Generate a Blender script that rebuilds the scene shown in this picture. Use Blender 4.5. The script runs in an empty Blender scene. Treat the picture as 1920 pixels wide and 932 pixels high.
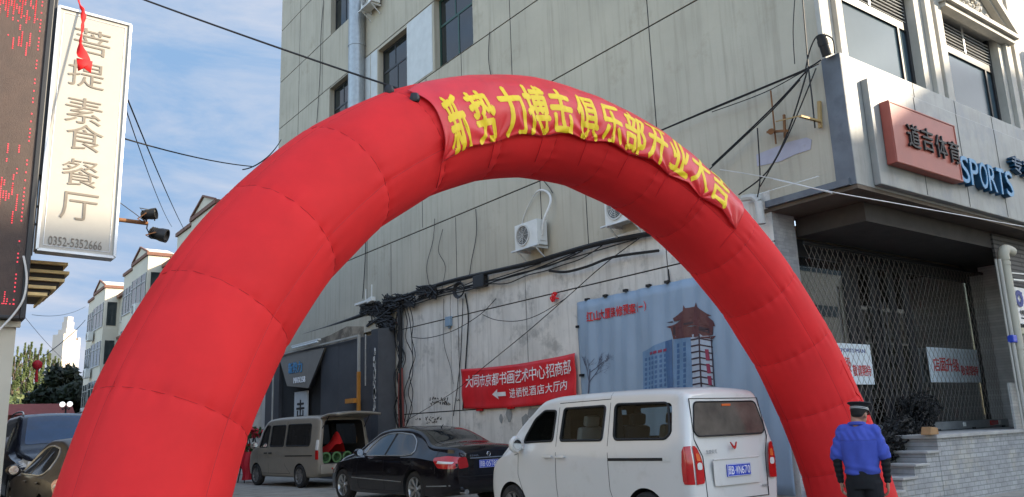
import bpy, bmesh, math, random
import numpy as np
from mathutils import Vector, Matrix
random.seed(7); RNG=np.random.default_rng(7)
SC=bpy.context.scene; COL=SC.collection
# ---------------------------------------------------------------- camera
F=1531.6; PIT=.2163943; ROLL=-.0360405; AZ=.6430384; H=1.5
def _cam():
    cp,sp=math.cos(PIT),math.sin(PIT); c,s=math.cos(ROLL),math.sin(ROLL)
    ca,sa=math.cos(AZ),math.sin(AZ)
    rt=Vector((ca,-sa,0)); fw=Vector((sa*cp,ca*cp,sp)); up=Vector((-sa*sp,-ca*sp,cp))
    return c*rt+s*up, -s*rt+c*up, fw
CR,CU,CF=_cam(); CAM=Vector((0,0,H))
cd=bpy.data.cameras.new('Camera'); co=bpy.data.objects.new('Camera',cd); COL.objects.link(co)
cd.sensor_width=36; cd.lens=F/1920*36; cd.clip_end=5000; cd.clip_start=.05
m=Matrix((CR,CU,-CF)).transposed().to_4x4(); m.translation=CAM; co.matrix_world=m
SC.camera=co
# ---------------------------------------------------------------- light
SUN=Vector((.66,-.64,.37)).normalized()
SKY_STRENGTH=.15; SUN_STRENGTH=2.2
sd=bpy.data.lights.new('Sun','SUN'); sd.energy=SUN_STRENGTH; sd.angle=math.radians(.5); sd.color=(1,.86,.66)
so=bpy.data.objects.new('Sun',sd); COL.objects.link(so); so.rotation_euler=SUN.to_track_quat('Z','Y').to_euler()
w=bpy.data.worlds.new('World'); SC.world=w; w.use_nodes=True
nt=w.node_tree; N=nt.nodes; L=nt.links; bg=N['Background']
sky=N.new('ShaderNodeTexSky'); sky.sky_type='NISHITA'; sky.sun_disc=False
sky.sun_elevation=math.asin(SUN.z); sky.sun_rotation=math.atan2(SUN.x,SUN.y); sky.air_density=1.15; sky.dust_density=1.2; sky.ozone_density=1.6
tc=N.new('ShaderNodeTexCoord'); mp=N.new('ShaderNodeMapping'); mp.inputs['Scale'].default_value=(1.3,1.3,5.5)
mp.inputs['Rotation'].default_value=(.15,.1,.4)
n1=N.new('ShaderNodeTexNoise'); n1.inputs['Scale'].default_value=2.3; n1.inputs['Detail'].default_value=9; n1.inputs['Roughness'].default_value=.62; n1.inputs['Distortion'].default_value=.5
cr=N.new('ShaderNodeValToRGB'); cr.color_ramp.elements[0].position=.34; cr.color_ramp.elements[1].position=.60
cr.color_ramp.elements[0].color=(0,0,0,1); cr.color_ramp.elements[1].color=(.75,.75,.75,1)
sx=N.new('ShaderNodeSeparateXYZ'); mr=N.new('ShaderNodeMapRange'); mr.inputs[1].default_value=.62; mr.inputs[2].default_value=.05; mr.inputs[3].default_value=.7; mr.inputs[4].default_value=1.15
mu=N.new('ShaderNodeMath'); mu.operation='MULTIPLY'
mx=N.new('ShaderNodeMixRGB'); mx.inputs[2].default_value=(1.0,1.03,1.15,1)
L.new(tc.outputs['Generated'],mp.inputs[0]); L.new(mp.outputs[0],n1.inputs['Vector']); L.new(n1.outputs[0],cr.inputs[0])
L.new(tc.outputs['Generated'],sx.inputs[0]); L.new(sx.outputs[2],mr.inputs[0]); L.new(cr.outputs[0],mu.inputs[0]); L.new(mr.outputs[0],mu.inputs[1])
# away from the sun the hazy lower sky stays a pale blue
dp=N.new('ShaderNodeVectorMath'); dp.operation='DOT_PRODUCT'; dp.inputs[1].default_value=Vector((.12,.91,.38)).normalized()
mr2=N.new('ShaderNodeMapRange'); mr2.inputs[1].default_value=.62; mr2.inputs[2].default_value=.86; mr2.inputs[3].default_value=0; mr2.inputs[4].default_value=1
dk=N.new('ShaderNodeMixRGB'); dk.blend_type='DARKEN'; dk.inputs[2].default_value=(.40,.66,1.05,1)
L.new(tc.outputs['Generated'],dp.inputs[0]); L.new(dp.outputs['Value'],mr2.inputs[0]); L.new(mr2.outputs[0],dk.inputs[0]); L.new(sky.outputs[0],dk.inputs[1])
L.new(mu.outputs[0],mx.inputs[0]); L.new(dk.outputs[0],mx.inputs[1]); L.new(mx.outputs[0],bg.inputs[0])
bg.inputs[1].default_value=SKY_STRENGTH
SC.view_settings.view_transform='Standard'; SC.view_settings.look='None'; SC.view_settings.gamma=1
SC.view_settings.exposure=2.3
# ---------------------------------------------------------------- pixel helpers (measuring the photograph, 1920 wide)
def ray(x,y): return CR*((x-960)/F)-CU*((y-466)/F)+CF
def onX(x,y,X=11.59):
    d=ray(x,y); return CAM+d*(X/d.x)
def onY(x,y,Y):
    d=ray(x,y); return CAM+d*(Y/d.y)
def onZ(x,y,Z=.12):
    d=ray(x,y); return CAM+d*((Z-H)/d.z)
def onD(x,y,D): return CAM+ray(x,y)*D
# ---------------------------------------------------------------- materials
MATS={}
def pm(name,c,rough=.6,metal=0,var=.12,vs=4.,bump=0,bs=60.,spec=.4,streak=0,ss=(6,6,.35),dirt=None,dpos=.55,dscale=1.6,coat=0,emit=None,es=1,trl=0):
    """principled with procedural tone variation, vertical streaks, blotchy dirt and fine bump"""
    m=bpy.data.materials.new(name); m.use_nodes=True; nt=m.node_tree; N=nt.nodes; L=nt.links; b=N['Principled BSDF']
    b.inputs['Roughness'].default_value=rough; b.inputs['Metallic'].default_value=metal; b.inputs['Specular IOR Level'].default_value=spec
    if coat: b.inputs['Coat Weight'].default_value=coat; b.inputs['Coat Roughness'].default_value=.04
    g=N.new('ShaderNodeNewGeometry'); last=None
    c4=(*c,1)
    nz=N.new('ShaderNodeTexNoise'); nz.inputs['Scale'].default_value=vs; nz.inputs['Detail'].default_value=6; nz.inputs['Roughness'].default_value=.6
    L.new(g.outputs['Position'],nz.inputs['Vector'])
    r=N.new('ShaderNodeMapRange'); r.inputs[1].default_value=.3; r.inputs[2].default_value=.7; r.inputs[3].default_value=1-var; r.inputs[4].default_value=1+var
    L.new(nz.outputs[0],r.inputs[0])
    v=N.new('ShaderNodeVectorMath'); v.operation='SCALE'; v.inputs[0].default_value=c; L.new(r.outputs[0],v.inputs['Scale']); last=v.outputs[0]
    if streak:
        mp=N.new('ShaderNodeMapping'); mp.inputs['Scale'].default_value=ss; L.new(g.outputs['Position'],mp.inputs[0])
        n2=N.new('ShaderNodeTexNoise'); n2.inputs['Scale'].default_value=1.; n2.inputs['Detail'].default_value=5; n2.inputs['Roughness'].default_value=.65; L.new(mp.outputs[0],n2.inputs['Vector'])
        r2=N.new('ShaderNodeMapRange'); r2.inputs[1].default_value=.5; r2.inputs[2].default_value=.75; r2.inputs[3].default_value=0; r2.inputs[4].default_value=streak
        L.new(n2.outputs[0],r2.inputs[0]); mxx=N.new('ShaderNodeMixRGB'); mxx.blend_type='MIX'; mxx.inputs[2].default_value=(c[0]*.35,c[1]*.32,c[2]*.28,1)
        L.new(r2.outputs[0],mxx.inputs[0]); L.new(last,mxx.inputs[1]); last=mxx.outputs[0]
    if dirt:
        n3=N.new('ShaderNodeTexNoise'); n3.inputs['Scale'].default_value=dscale; n3.inputs['Detail'].default_value=8; n3.inputs['Roughness'].default_value=.7; L.new(g.outputs['Position'],n3.inputs['Vector'])
        r3=N.new('ShaderNodeMapRange'); r3.inputs[1].default_value=dpos; r3.inputs[2].default_value=dpos+.12; L.new(n3.outputs[0],r3.inputs[0]); r3.inputs[4].default_value=dirt[3] if len(dirt)>3 else .8
        m3=N.new('ShaderNodeMixRGB'); m3.inputs[2].default_value=(*dirt[:3],1); L.new(r3.outputs[0],m3.inputs[0]); L.new(last,m3.inputs[1]); last=m3.outputs[0]
    L.new(last,b.inputs['Base Color'])
    if bump:
        n4=N.new('ShaderNodeTexNoise'); n4.inputs['Scale'].default_value=bs; n4.inputs['Detail'].default_value=4; L.new(g.outputs['Position'],n4.inputs['Vector'])
        bp=N.new('ShaderNodeBump'); bp.inputs['Strength'].default_value=bump; bp.inputs['Distance'].default_value=.02; L.new(n4.outputs[0],bp.inputs['Height']); L.new(bp.outputs[0],b.inputs['Normal'])
    if emit: b.inputs['Emission Color'].default_value=(*emit,1); b.inputs['Emission Strength'].default_value=es
    if trl:
        tr=N.new('ShaderNodeBsdfTranslucent'); L.new(last,tr.inputs[0]); ms=N.new('ShaderNodeMixShader'); ms.inputs[0].default_value=trl
        L.new(b.outputs[0],ms.inputs[1]); L.new(tr.outputs[0],ms.inputs[2]); L.new(ms.outputs[0],N['Material Output'].inputs[0])
    MATS[name]=m; return m
def glassmat(name,tint=(.5,.55,.55),rough=.02,refl=.12):
    m=bpy.data.materials.new(name); m.use_nodes=True; nt=m.node_tree; N=nt.nodes; L=nt.links; N.remove(N['Principled BSDF'])
    t=N.new('ShaderNodeBsdfTransparent'); t.inputs[0].default_value=(*tint,1); g=N.new('ShaderNodeBsdfGlossy'); g.inputs['Roughness'].default_value=rough
    lw=N.new('ShaderNodeLayerWeight'); lw.inputs[0].default_value=.5; pw=N.new('ShaderNodeMath'); pw.operation='POWER'; pw.inputs[1].default_value=6; L.new(lw.outputs['Facing'],pw.inputs[0]); ad=N.new('ShaderNodeMath'); ad.operation='ADD'; ad.inputs[1].default_value=refl; ad.use_clamp=True; L.new(pw.outputs[0],ad.inputs[0])
    ms=N.new('ShaderNodeMixShader'); L.new(ad.outputs[0],ms.inputs[0]); L.new(t.outputs[0],ms.inputs[1]); L.new(g.outputs[0],ms.inputs[2]); L.new(ms.outputs[0],N['Material Output'].inputs[0])
    MATS[name]=m; return m
def tilemat(name,c,mortar,w,h,rough=.7,msize=.015,var=.1,axis='X',bump=.3,dirt=None,dpos=.5,off=.5):
    """brick / tile pattern; axis = direction of the courses (X: wall facing -Y, Y: wall facing -X)"""
    m=pm(name,c,rough,var=var,vs=6,dirt=dirt,dpos=dpos); nt=m.node_tree; N=nt.nodes; L=nt.links; b=N['Principled BSDF']
    src=b.inputs['Base Color'].links[0].from_socket
    g=N.new('ShaderNodeNewGeometry'); s=N.new('ShaderNodeSeparateXYZ'); cb=N.new('ShaderNodeCombineXYZ'); L.new(g.outputs['Position'],s.inputs[0])
    L.new(s.outputs[0 if axis=='X' else 1],cb.inputs[0]); L.new(s.outputs[2],cb.inputs[1])
    br=N.new('ShaderNodeTexBrick'); br.inputs['Scale'].default_value=1; br.inputs['Brick Width'].default_value=w; br.inputs['Row Height'].default_value=h; br.inputs['Mortar Size'].default_value=msize; br.inputs['Mortar Smooth'].default_value=.2; br.offset=off
    br.inputs['Color1'].default_value=(1,1,1,1); br.inputs['Color2'].default_value=(.8,.8,.8,1); br.inputs['Mortar'].default_value=(*mortar,1)
    L.new(cb.outputs[0],br.inputs['Vector'])
    mu=N.new('ShaderNodeMixRGB'); mu.blend_type='MULTIPLY'; mu.inputs[0].default_value=1; L.new(src,mu.inputs[1]); L.new(br.outputs['Color'],mu.inputs[2]); L.new(mu.outputs[0],b.inputs['Base Color'])
    bp=N.new('ShaderNodeBump'); bp.inputs['Strength'].default_value=bump; bp.inputs['Distance'].default_value=.01; bp.invert=True; L.new(br.outputs['Fac'],bp.inputs['Height']); L.new(bp.outputs[0],b.inputs['Normal'])
    return m
# ---------------------------------------------------------------- mesh builder
def V3(p): return Vector(p)
class MB:
    def __init__(s): s.v=[]; s.f=[]; s.mi=[]; s.cur=0
    def add(s,vs,fs):
        o=len(s.v); s.v+=[tuple(p) for p in vs]; s.f+=[tuple(i+o for i in f) for f in fs]; s.mi+=[s.cur]*len(fs); return s
    def obox(s,c,ax,d):
        c=V3(c); a,b,e=[V3(ax[i])*(d[i]/2) for i in range(3)]
        vs=[c+a*i+b*j+e*k for i in(-1,1) for j in(-1,1) for k in(-1,1)]
        return s.add(vs,[(0,1,3,2),(4,6,7,5),(0,4,5,1),(2,3,7,6),(0,2,6,4),(1,5,7,3)])
    def box(s,x0,x1,y0,y1,z0,z1): return s.obox(((x0+x1)/2,(y0+y1)/2,(z0+z1)/2),((1,0,0),(0,1,0),(0,0,1)),(abs(x1-x0),abs(y1-y0),abs(z1-z0)))
    def bar(s,p,q,w,h=None,up=(0,0,1)):
        p,q=V3(p),V3(q); d=(q-p); l=d.length; d.normalize(); up=V3(up)
        if abs(d.dot(up))>.98: up=Vector((1,0,0))
        a=d.cross(up).normalized(); b=a.cross(d); return s.obox((p+q)/2,(d,a,b),(l,w,h or w))
    def tube(s,pts,r,n=6,cap=True):
        pts=[V3(p) for p in pts]; m=len(pts); rs=r if hasattr(r,'__len__') else [r]*m
        vs=[];fs=[]; pn=None
        for i,p in enumerate(pts):
            t=(pts[min(i+1,m-1)]-pts[max(i-1,0)])
            if t.length<1e-9: t=Vector((0,0,1))
            t.normalize()
            if pn is None: pn=t.orthogonal().normalized()
            else:
                pn=pn-t*pn.dot(t); pn=pn.normalized() if pn.length>1e-6 else t.orthogonal().normalized()
            b=t.cross(pn)
            for k in range(n):
                a=2*math.pi*k/n; vs.append(p+(pn*math.cos(a)+b*math.sin(a))*rs[i])
        for i in range(m-1):
            for k in range(n): fs.append((i*n+k,i*n+(k+1)%n,(i+1)*n+(k+1)%n,(i+1)*n+k))
        if cap: fs.append(tuple(range(n-1,-1,-1))); fs.append(tuple((m-1)*n+k for k in range(n)))
        return s.add(vs,fs)
    def cyl(s,p,q,r0,r1=None,n=16): return s.tube([p,q],[r0,r0 if r1 is None else r1],n)
    def poly(s,pts): return s.add(pts,[tuple(range(len(pts)))])
    def prism(s,pts,d):
        n=len(pts); d=V3(d); a=[V3(p) for p in pts]
        fs=[tuple(range(n-1,-1,-1)),tuple(range(n,2*n))]+[(i,(i+1)%n,n+(i+1)%n,n+i) for i in range(n)]
        return s.add(a+[p+d for p in a],fs)
    def lathe(s,prof,o,ax,n=24,closed=False):
        """prof: (radius, along axis)"""
        o=V3(o); ax=V3(ax).normalized(); u=ax.orthogonal().normalized(); v=ax.cross(u); vs=[];fs=[]; m=len(prof)
        for r,h in prof:
            for k in range(n):
                a=2*math.pi*k/n; vs.append(o+ax*h+(u*math.cos(a)+v*math.sin(a))*r)
        for i in range(m-1 if not closed else m):
            j=(i+1)%m
            for k in range(n): fs.append((i*n+k,i*n+(k+1)%n,j*n+(k+1)%n,j*n+k))
        return s.add(vs,fs)
    def grid(s,fn,nu,nv,cu=False):
        vs=[fn(i/nu,j/nv) for i in range(nu+1) for j in range(nv+1)]
        return s.add(vs,[(i*(nv+1)+j,(i+1)*(nv+1)+j,(i+1)*(nv+1)+j+1,i*(nv+1)+j+1) for i in range(nu) for j in range(nv)])
    def build(s,name,mat=None,parent=None,smooth=False,angle=40,bevel=0,fix=True):
        me=bpy.data.meshes.new(name); me.from_pydata(s.v,[],s.f)
        mats=mat if isinstance(mat,(list,tuple)) else [mat]
        for q in mats: me.materials.append(MATS[q] if isinstance(q,str) else q)
        if len(mats)>1: me.polygons.foreach_set('material_index',s.mi)
        bm=bmesh.new(); bm.from_mesh(me)
        if fix: bmesh.ops.recalc_face_normals(bm,faces=bm.faces)
        if bevel: bmesh.ops.bevel(bm,geom=[e for e in bm.edges if len(e.link_faces)==2 and e.calc_face_angle(0)>.5],offset=bevel,segments=2,affect='EDGES',profile=.6,clamp_overlap=True)
        bm.to_mesh(me); bm.free()
        if smooth:
            me.shade_smooth(); me.set_sharp_from_angle(angle=math.radians(angle))
        me.update(); o=bpy.data.objects.new(name,me); COL.objects.link(o)
        if parent: o.parent=parent
        return o
def tag(o,label=None,cat=None,group=None,kind=None):
    if label:o['label']=label
    if cat:o['category']=cat
    if group:o['group']=group
    if kind:o['kind']=kind
    return o
def empty(name,loc=(0,0,0),rz=0,label=None,cat=None,group=None):
    o=bpy.data.objects.new(name,None); COL.objects.link(o); o.location=loc; o.rotation_euler.z=rz; o.empty_display_size=.2
    return tag(o,label,cat,group)
def kids(o): return [c for c in bpy.data.objects if c.parent==o]
def copy_tree(o,parent=None):
    c=o.copy(); COL.objects.link(c)
    if parent: c.parent=parent
    for k in kids(o): copy_tree(k,c)
    return c
def textmesh(s,bold=0,ext=0,res=3):
    cu=bpy.data.curves.new('t','FONT'); cu.body=s; cu.size=1; cu.resolution_u=res; cu.offset=bold; cu.extrude=ext; cu.align_x='LEFT'
    o=bpy.data.objects.new('t',cu); COL.objects.link(o)
    dg=bpy.context.evaluated_depsgraph_get(); me=bpy.data.meshes.new_from_object(o.evaluated_get(dg))
    vs=np.array([v.co[:] for v in me.vertices]) if len(me.vertices) else np.zeros((0,3)); fs=[tuple(p.vertices) for p in me.polygons]
    bpy.data.objects.remove(o); bpy.data.curves.remove(cu); bpy.data.meshes.remove(me); return vs,fs
def put_text(mb,s,o,right,up,w,h,depth=.004,bold=0,shear=0):
    """string fitted into a w x h box whose lower left corner is o; depth is its thickness"""
    if bold>.006:
        d=bold*min(w,h)*.9
        for i,(a,b) in enumerate(((0,0),(1,0),(-1,0),(0,1),(0,-1))): put_text(mb,s,V3(o)+V3(right)*(a*d)+V3(up)*(b*d)+V3(right).cross(V3(up))*(.0004*i),right,up,w,h,depth,0,shear)
        return mb
    vs,fs=textmesh(s,bold,.5)
    if not len(vs): return mb
    lo,hi=vs.min(0),vs.max(0); d=np.maximum(hi-lo,1e-6); q=(vs-lo)/d
    o,right,up=V3(o),V3(right),V3(up); n=right.cross(up)
    return mb.add([o+right*((a+shear*b)*w)+up*(b*h)+n*(c*depth) for a,b,c in q],fs)
def put_chars(mb,s,o,right,up,pitch,w,h,**k):
    for i,ch in enumerate(s):
        if ch!=' ': put_text(mb,ch,V3(o)+V3(right)*(pitch*i),right,up,w,h,**k)
    return mb
def sag(p,q,d,n=12):
    p,q=V3(p),V3(q); return [p.lerp(q,i/n)-Vector((0,0,d*4*(i/n)*(1-i/n))) for i in range(n+1)]
def smoothpts(pts,n=6):
    P=[V3(p) for p in pts]; out=[]
    for i in range(len(P)-1):
        a=P[max(i-1,0)];b=P[i];c=P[i+1];d=P[min(i+2,len(P)-1)]
        for k in range(n):
            t=k/n; out.append(.5*((2*b)+(c-a)*t+(2*a-5*b+4*c-d)*t*t+(3*b-a-3*c+d)*t**3))
    out.append(P[-1]); return out
# ================================================================= materials
pm('asphalt',(.085,.08,.075),.9,var=.25,vs=3,bump=.4,bs=120,dirt=(.13,.12,.10,.6),dpos=.5)
pm('pavement',(.30,.27,.225),.9,var=.2,vs=2,bump=.3,bs=90,dirt=(.10,.09,.08,.6),dpos=.55)
pm('kerb',(.3,.29,.27),.85)
pm('panel',(.43,.385,.30),.8,var=.09,vs=.7,streak=.36,ss=(7,7,.3),dirt=(.26,.215,.15,.45),dpos=.58,dscale=.8,bump=.12,bs=30)
pm('whitewash',(.62,.58,.52),.85,var=.13,vs=1.1,streak=.5,ss=(7,7,.55),dirt=(.25,.235,.21,.6),dpos=.55,dscale=1.6,bump=.2,bs=25)
pm('groove',(.035,.032,.03),.9)
pm('white_trim',(.42,.395,.345),.7,var=.12,vs=3,streak=.25,ss=(6,6,.8),dirt=(.25,.23,.2,.5),dpos=.62)
pm('white_panel',(.52,.53,.52),.6,var=.08)
pm('dark_frame',(.02,.02,.022),.4)
pm('green_frame',(.02,.06,.045),.45)
pm('black_metal',(.012,.012,.013),.45,bump=0)
pm('grey_metal',(.33,.34,.34),.4,metal=.6,var=.12,vs=8)
pm('light_metal',(.62,.62,.6),.4,metal=.3)
pm('window_dark',(.012,.016,.017),.06,spec=.6,var=.4,vs=1.5)
pm('window_sky',(.045,.07,.085),.12,spec=.12,var=.12,vs=.6)
pm('louver',(.03,.03,.032),.5)
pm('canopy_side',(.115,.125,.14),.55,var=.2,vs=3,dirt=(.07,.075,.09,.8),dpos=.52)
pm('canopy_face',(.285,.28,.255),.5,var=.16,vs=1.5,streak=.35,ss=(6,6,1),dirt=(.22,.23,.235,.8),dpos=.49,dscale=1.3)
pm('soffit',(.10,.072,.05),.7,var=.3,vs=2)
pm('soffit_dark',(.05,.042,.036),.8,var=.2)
pm('concrete',(.33,.32,.3),.85,var=.15,vs=5,bump=.2)
tilemat('brick_side',(.33,.33,.325),(.55,.55,.55),.21,.075,rough=.75,var=.18,axis='X',msize=.008,dirt=(.42,.39,.33,.75),dpos=.52)
tilemat('white_tile',(.5,.49,.46),(.7,.7,.7),.24,.06,axis='X',msize=.005)
tilemat('column_tile',(.34,.34,.35),(.75,.75,.75),.2,.06,axis='X',msize=.004,dirt=(.5,.48,.46,.6))
tilemat('grey_shutter',(.09,.085,.08),(.25,.25,.25),4,.09,axis='X',msize=.018)
pm('stair',(.36,.345,.32),.8,var=.2)
pm('salmon_box',(.32,.075,.05),.45,var=.1,vs=3,dirt=(.30,.09,.06,.5),dpos=.6)
pm('blue_letter',(.03,.19,.36),.35,var=.08)
pm('blue_letter_side',(.012,.06,.12),.5)
pm('black_ink',(.015,.014,.014),.6)
pm('red_ink',(.55,.03,.03),.6); pm('white_ink',(.75,.72,.7),.6); pm('blue_ink',(.03,.045,.2),.6); pm('grey_ink',(.17,.145,.115),.6)
pm('sign_white',(.37,.345,.295),.4,var=.03); pm('sign_frame',(.5,.51,.52),.35,metal=.3)
pm('led_panel',(.045,.025,.017),.5,var=.2,vs=6,bump=.25,bs=180)
pm('led_red',(.4,.02,.03),.5,emit=(1,.06,.1),es=.22)
pm('beige_stone',(.46,.42,.33),.7,var=.06,vs=2)
pm('slat_gold',(.75,.55,.25),.55,var=.2,vs=6); pm('slat_dark',(.03,.022,.016),.7)
pm('red_cloth',(.80,.032,.034),.7,var=.08,vs=2,trl=.3,spec=.25)
pm('stitch_red',(.5,.01,.014),.7); pm('banner_red',(.62,.018,.024),.42,var=.1,vs=3,streak=.25,ss=(4,4,.8))
pm('cable',(.012,.011,.011),.6); pm('cable_red',(.16,.04,.03),.7); pm('cable_grey',(.5,.48,.44),.6); pm('cable_white',(.6,.58,.54),.5)
pm('ac_white',(.62,.61,.57),.5,var=.06,vs=4); pm('ac_grill',(.12,.12,.115),.6)
pm('grey_clad',(.052,.053,.058),.55,var=.15,vs=1.5,dirt=(.09,.085,.08,.5),dpos=.58)
pm('grey_clad2',(.04,.041,.046),.55,var=.15)
pm('shop_sign',(.15,.13,.105),.5,var=.08)
pm('orange_paint',(.5,.2,.03),.6); pm('tube_light',(.8,.82,.8),.4)
pm('poster_sky',(.25,.325,.41),.5,var=.07,vs=.8,streak=.1,ss=(3,3,.3))
pm('poster_blue',(.055,.12,.24),.5); pm('poster_blue2',(.13,.22,.34),.5); pm('poster_pale',(.36,.40,.46),.5); pm('poster_brown',(.10,.035,.035),.5); pm('poster_dark',(.035,.02,.03),.5); pm('poster_red',(.25,.03,.07),.5); pm('poster_tree',(.09,.1,.14),.5)
pm('car_white',(.60,.58,.545),.3,var=.03,vs=1,coat=.6,spec=.5,dirt=(.42,.38,.33,.35),dpos=.56,dscale=2.2)
pm('car_black',(.006,.0045,.006),.18,var=.3,coat=.5,spec=.25,dirt=(.03,.025,.025,.25),dpos=.6)
pm('car_brown',(.016,.012,.010),.35,var=.1,coat=.1,spec=.2)
pm('car_taupe',(.26,.225,.18),.4,var=.06,coat=.3,metal=.1)
pm('car_suv',(.010,.012,.022),.25,coat=.25,spec=.25); pm('suv_glass',(.02,.045,.10),.08,spec=.6)
pm('tyre',(.018,.017,.017),.85,dirt=(.05,.045,.04,.6),dpos=.5,dscale=9); pm('rim',(.45,.45,.44),.3,metal=.8,var=.1); pm('rim_grey',(.2,.19,.18),.5,metal=.5)
pm('car_glass',(.012,.013,.014),.05,spec=.8); pm('van_rear_glass',(.085,.07,.058),.08,spec=.6,var=.4,vs=3)
glassmat('clear_glass',(.62,.66,.64),refl=.012); glassmat('door_glass',(.6,.6,.55),refl=.42); pm('interior_brown',(.26,.21,.15),.8,var=.3,vs=1.2)
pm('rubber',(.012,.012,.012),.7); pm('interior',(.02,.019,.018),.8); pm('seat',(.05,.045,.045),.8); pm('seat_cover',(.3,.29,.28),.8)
pm('lamp_red',(.42,.012,.012),.15,coat=.7,var=.15,vs=12); pm('lamp_orange',(.6,.12,.03),.15,coat=.7); pm('lamp_clear',(.6,.58,.55),.15,coat=.7)
pm('plate_blue',(.02,.055,.42),.4); pm('chrome',(.7,.7,.7),.12,metal=1.)
pm('skin',(.36,.19,.125),.55,var=.08,vs=20); pm('hair',(.012,.01,.009),.6,bump=.5,bs=300)
pm('shirt_blue',(.05,.075,.36),.85,var=.08,vs=9,bump=.05,bs=25); pm('trousers',(.007,.007,.009),.85,bump=.2,bs=14); pm('sleeve_black',(.008,.008,.009),.8)
pm('cap_black',(.009,.009,.011),.6); pm('silver_braid',(.6,.6,.58),.4,metal=.5)
pm('apt_wall',(.56,.51,.41),.85,var=.06,vs=.5); pm('apt_trim',(.17,.08,.055),.8); pm('apt_glass',(.02,.028,.03),.1,spec=.7)
pm('tower_white',(.5,.44,.38),.8,var=.04,vs=.05); pm('tower_window',(.33,.29,.27),.5)
pm('bark',(.07,.05,.035),.9)
for nm,c in (('leaf_poplar',(.075,.10,.033)),('leaf_poplar_pale',(.12,.14,.055)),('leaf_dark',(.018,.026,.012)),('leaf_green',(.03,.08,.02))): pm(nm,c,.6,var=.35,vs=.5,trl=.25)
pm('brick_red',(.25,.06,.045),.8); pm('globe',(.85,.85,.83),.3,emit=(1,1,.95),es=.25)
pm('flower_red',(.5,.015,.03),.6); pm('net_black',(.009,.009,.009),.8); pm('green_ring',(.10,.2,.075),.5); pm('wood',(.32,.18,.08),.8)
pm('bank_white',(.62,.6,.57),.4); pm('atm_green',(.12,.16,.13),.2,spec=.6); pm('atm_stripe',(.2,.42,.62),.4); pm('lattice',(.26,.23,.2),.5,metal=.3); pm('paper_white',(.68,.75,.78),.6,var=.04)
pm('old_brass',(.38,.25,.10),.6); pm('rust',(.2,.09,.035),.8); pm('box_blue',(.2,.28,.36),.5)
# ================================================================= ground
g=MB(); g.grid(lambda a,b:(-400+800*a,-200+900*b,0),40,45); tag(g.build('road','asphalt'),kind='structure')
p=MB(); p.box(-60,11.6,6.75,140,-.2,.12); p.box(10.45,60,5.3,6.75,-.2,.124); tag(p.build('pavement','pavement',bevel=.02),kind='structure')
k=MB(); k.box(-60,10.44,6.6,6.746,-.2,.14); k.box(10.45,60,5.15,5.296,-.2,.14); tag(k.build('kerb','kerb',bevel=.02),kind='structure')
# ================================================================= the commercial building
bld=empty('commercial_building',(11.59,6.84,0),label='beige panelled corner commercial building behind the red arch, shop entrance under a canopy',cat='building')
def BP(mb,name,mat,par=None,**k):
    o=mb.build(name,mat,None,**k); pr=par or bld; o.parent=pr
    if pr==bld: o.matrix_parent_inverse=Matrix.Translation(-Vector((11.59,6.84,0)))
    return o
def facade(mb,ys,zs,holes,gy,gz,gap,X=11.59,deep=.02,reveal=.28):
    """wall facing -X as a height field: panels, recessed joints and window openings"""
    Y=set(ys);Z=set(zs)
    for a in gy: Y|={a-gap/2,a+gap/2}
    for a in gz: Z|={a-gap/2,a+gap/2}
    for h in holes: Y|={h[0],h[1]}; Z|={h[2],h[3]}
    Y=sorted(y for y in Y if ys[0]<=y<=ys[-1]); Z=sorted(z for z in Z if zs[0]<=z<=zs[-1])
    D={}
    for i in range(len(Y)-1):
        for j in range(len(Z)-1):
            y=(Y[i]+Y[i+1])/2; z=(Z[j]+Z[j+1])/2; d=0
            if any(abs(y-a)<gap/2 for a in gy) or any(abs(z-a)<gap/2 for a in gz): d=deep
            if any(h[0]<y<h[1] and h[2]<z<h[3] for h in holes): d=reveal
            D[i,j]=d
    for (i,j),d in D.items():
        if d!=reveal:
            mb.cur=1 if d==deep else 0
            mb.poly([(X+d,Y[i],Z[j]),(X+d,Y[i],Z[j+1]),(X+d,Y[i+1],Z[j+1]),(X+d,Y[i+1],Z[j])])
        mb.cur=0
        e=D.get((i+1,j))
        if e is not None and e!=d: mb.poly([(X+d,Y[i+1],Z[j]),(X+e,Y[i+1],Z[j]),(X+e,Y[i+1],Z[j+1]),(X+d,Y[i+1],Z[j+1])])
        e=D.get((i,j+1))
        if e is not None and e!=d: mb.poly([(X+d,Y[i],Z[j+1]),(X+e,Y[i],Z[j+1]),(X+e,Y[i+1],Z[j+1]),(X+d,Y[i+1],Z[j+1])])
WIN=[(16.88,18.9,11.72,14.0),(20.53,22.45,11.72,13.83),(24.4,26.28,11.72,13.9),(24.5,26.25,16.03,18.3),(20.53,22.45,16.2,18.4),(16.9,18.9,16.2,18.4)]
mb=MB(); GY=[29.23,26.95,21.7,23.15,17.95,14.28,12.72,10.53,19.7,15.9]
facade(mb,[6.84,31.3],[5.3,24],WIN,[],[7.14,9.42,11.70,13.95,16.02,18.38,20.6],.035)
BP(mb,'wall',['panel','groove'],fix=False)
mb=MB(); j=MB()
for y,z0,z1 in ((29.23,11.7,20),(26.95,13.9,20),(23.2,5.3,9.4),(21.6,5.3,7.1),(19.7,7.2,9.4),(17.95,5.3,7.1),(14.28,5.3,9.4),(12.72,5.3,7.1),(10.53,7.2,13.9),(17.5,9.4,11.7),(19.4,9.4,11.7),(15.2,9.4,13.9),(13.1,11.7,16),(8.6,9.42,16)):
    j=MB(); j.box(11.587,11.60,y-.012,y+.012,z0,z1); BP(j,'panel_joint','groove')
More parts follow.
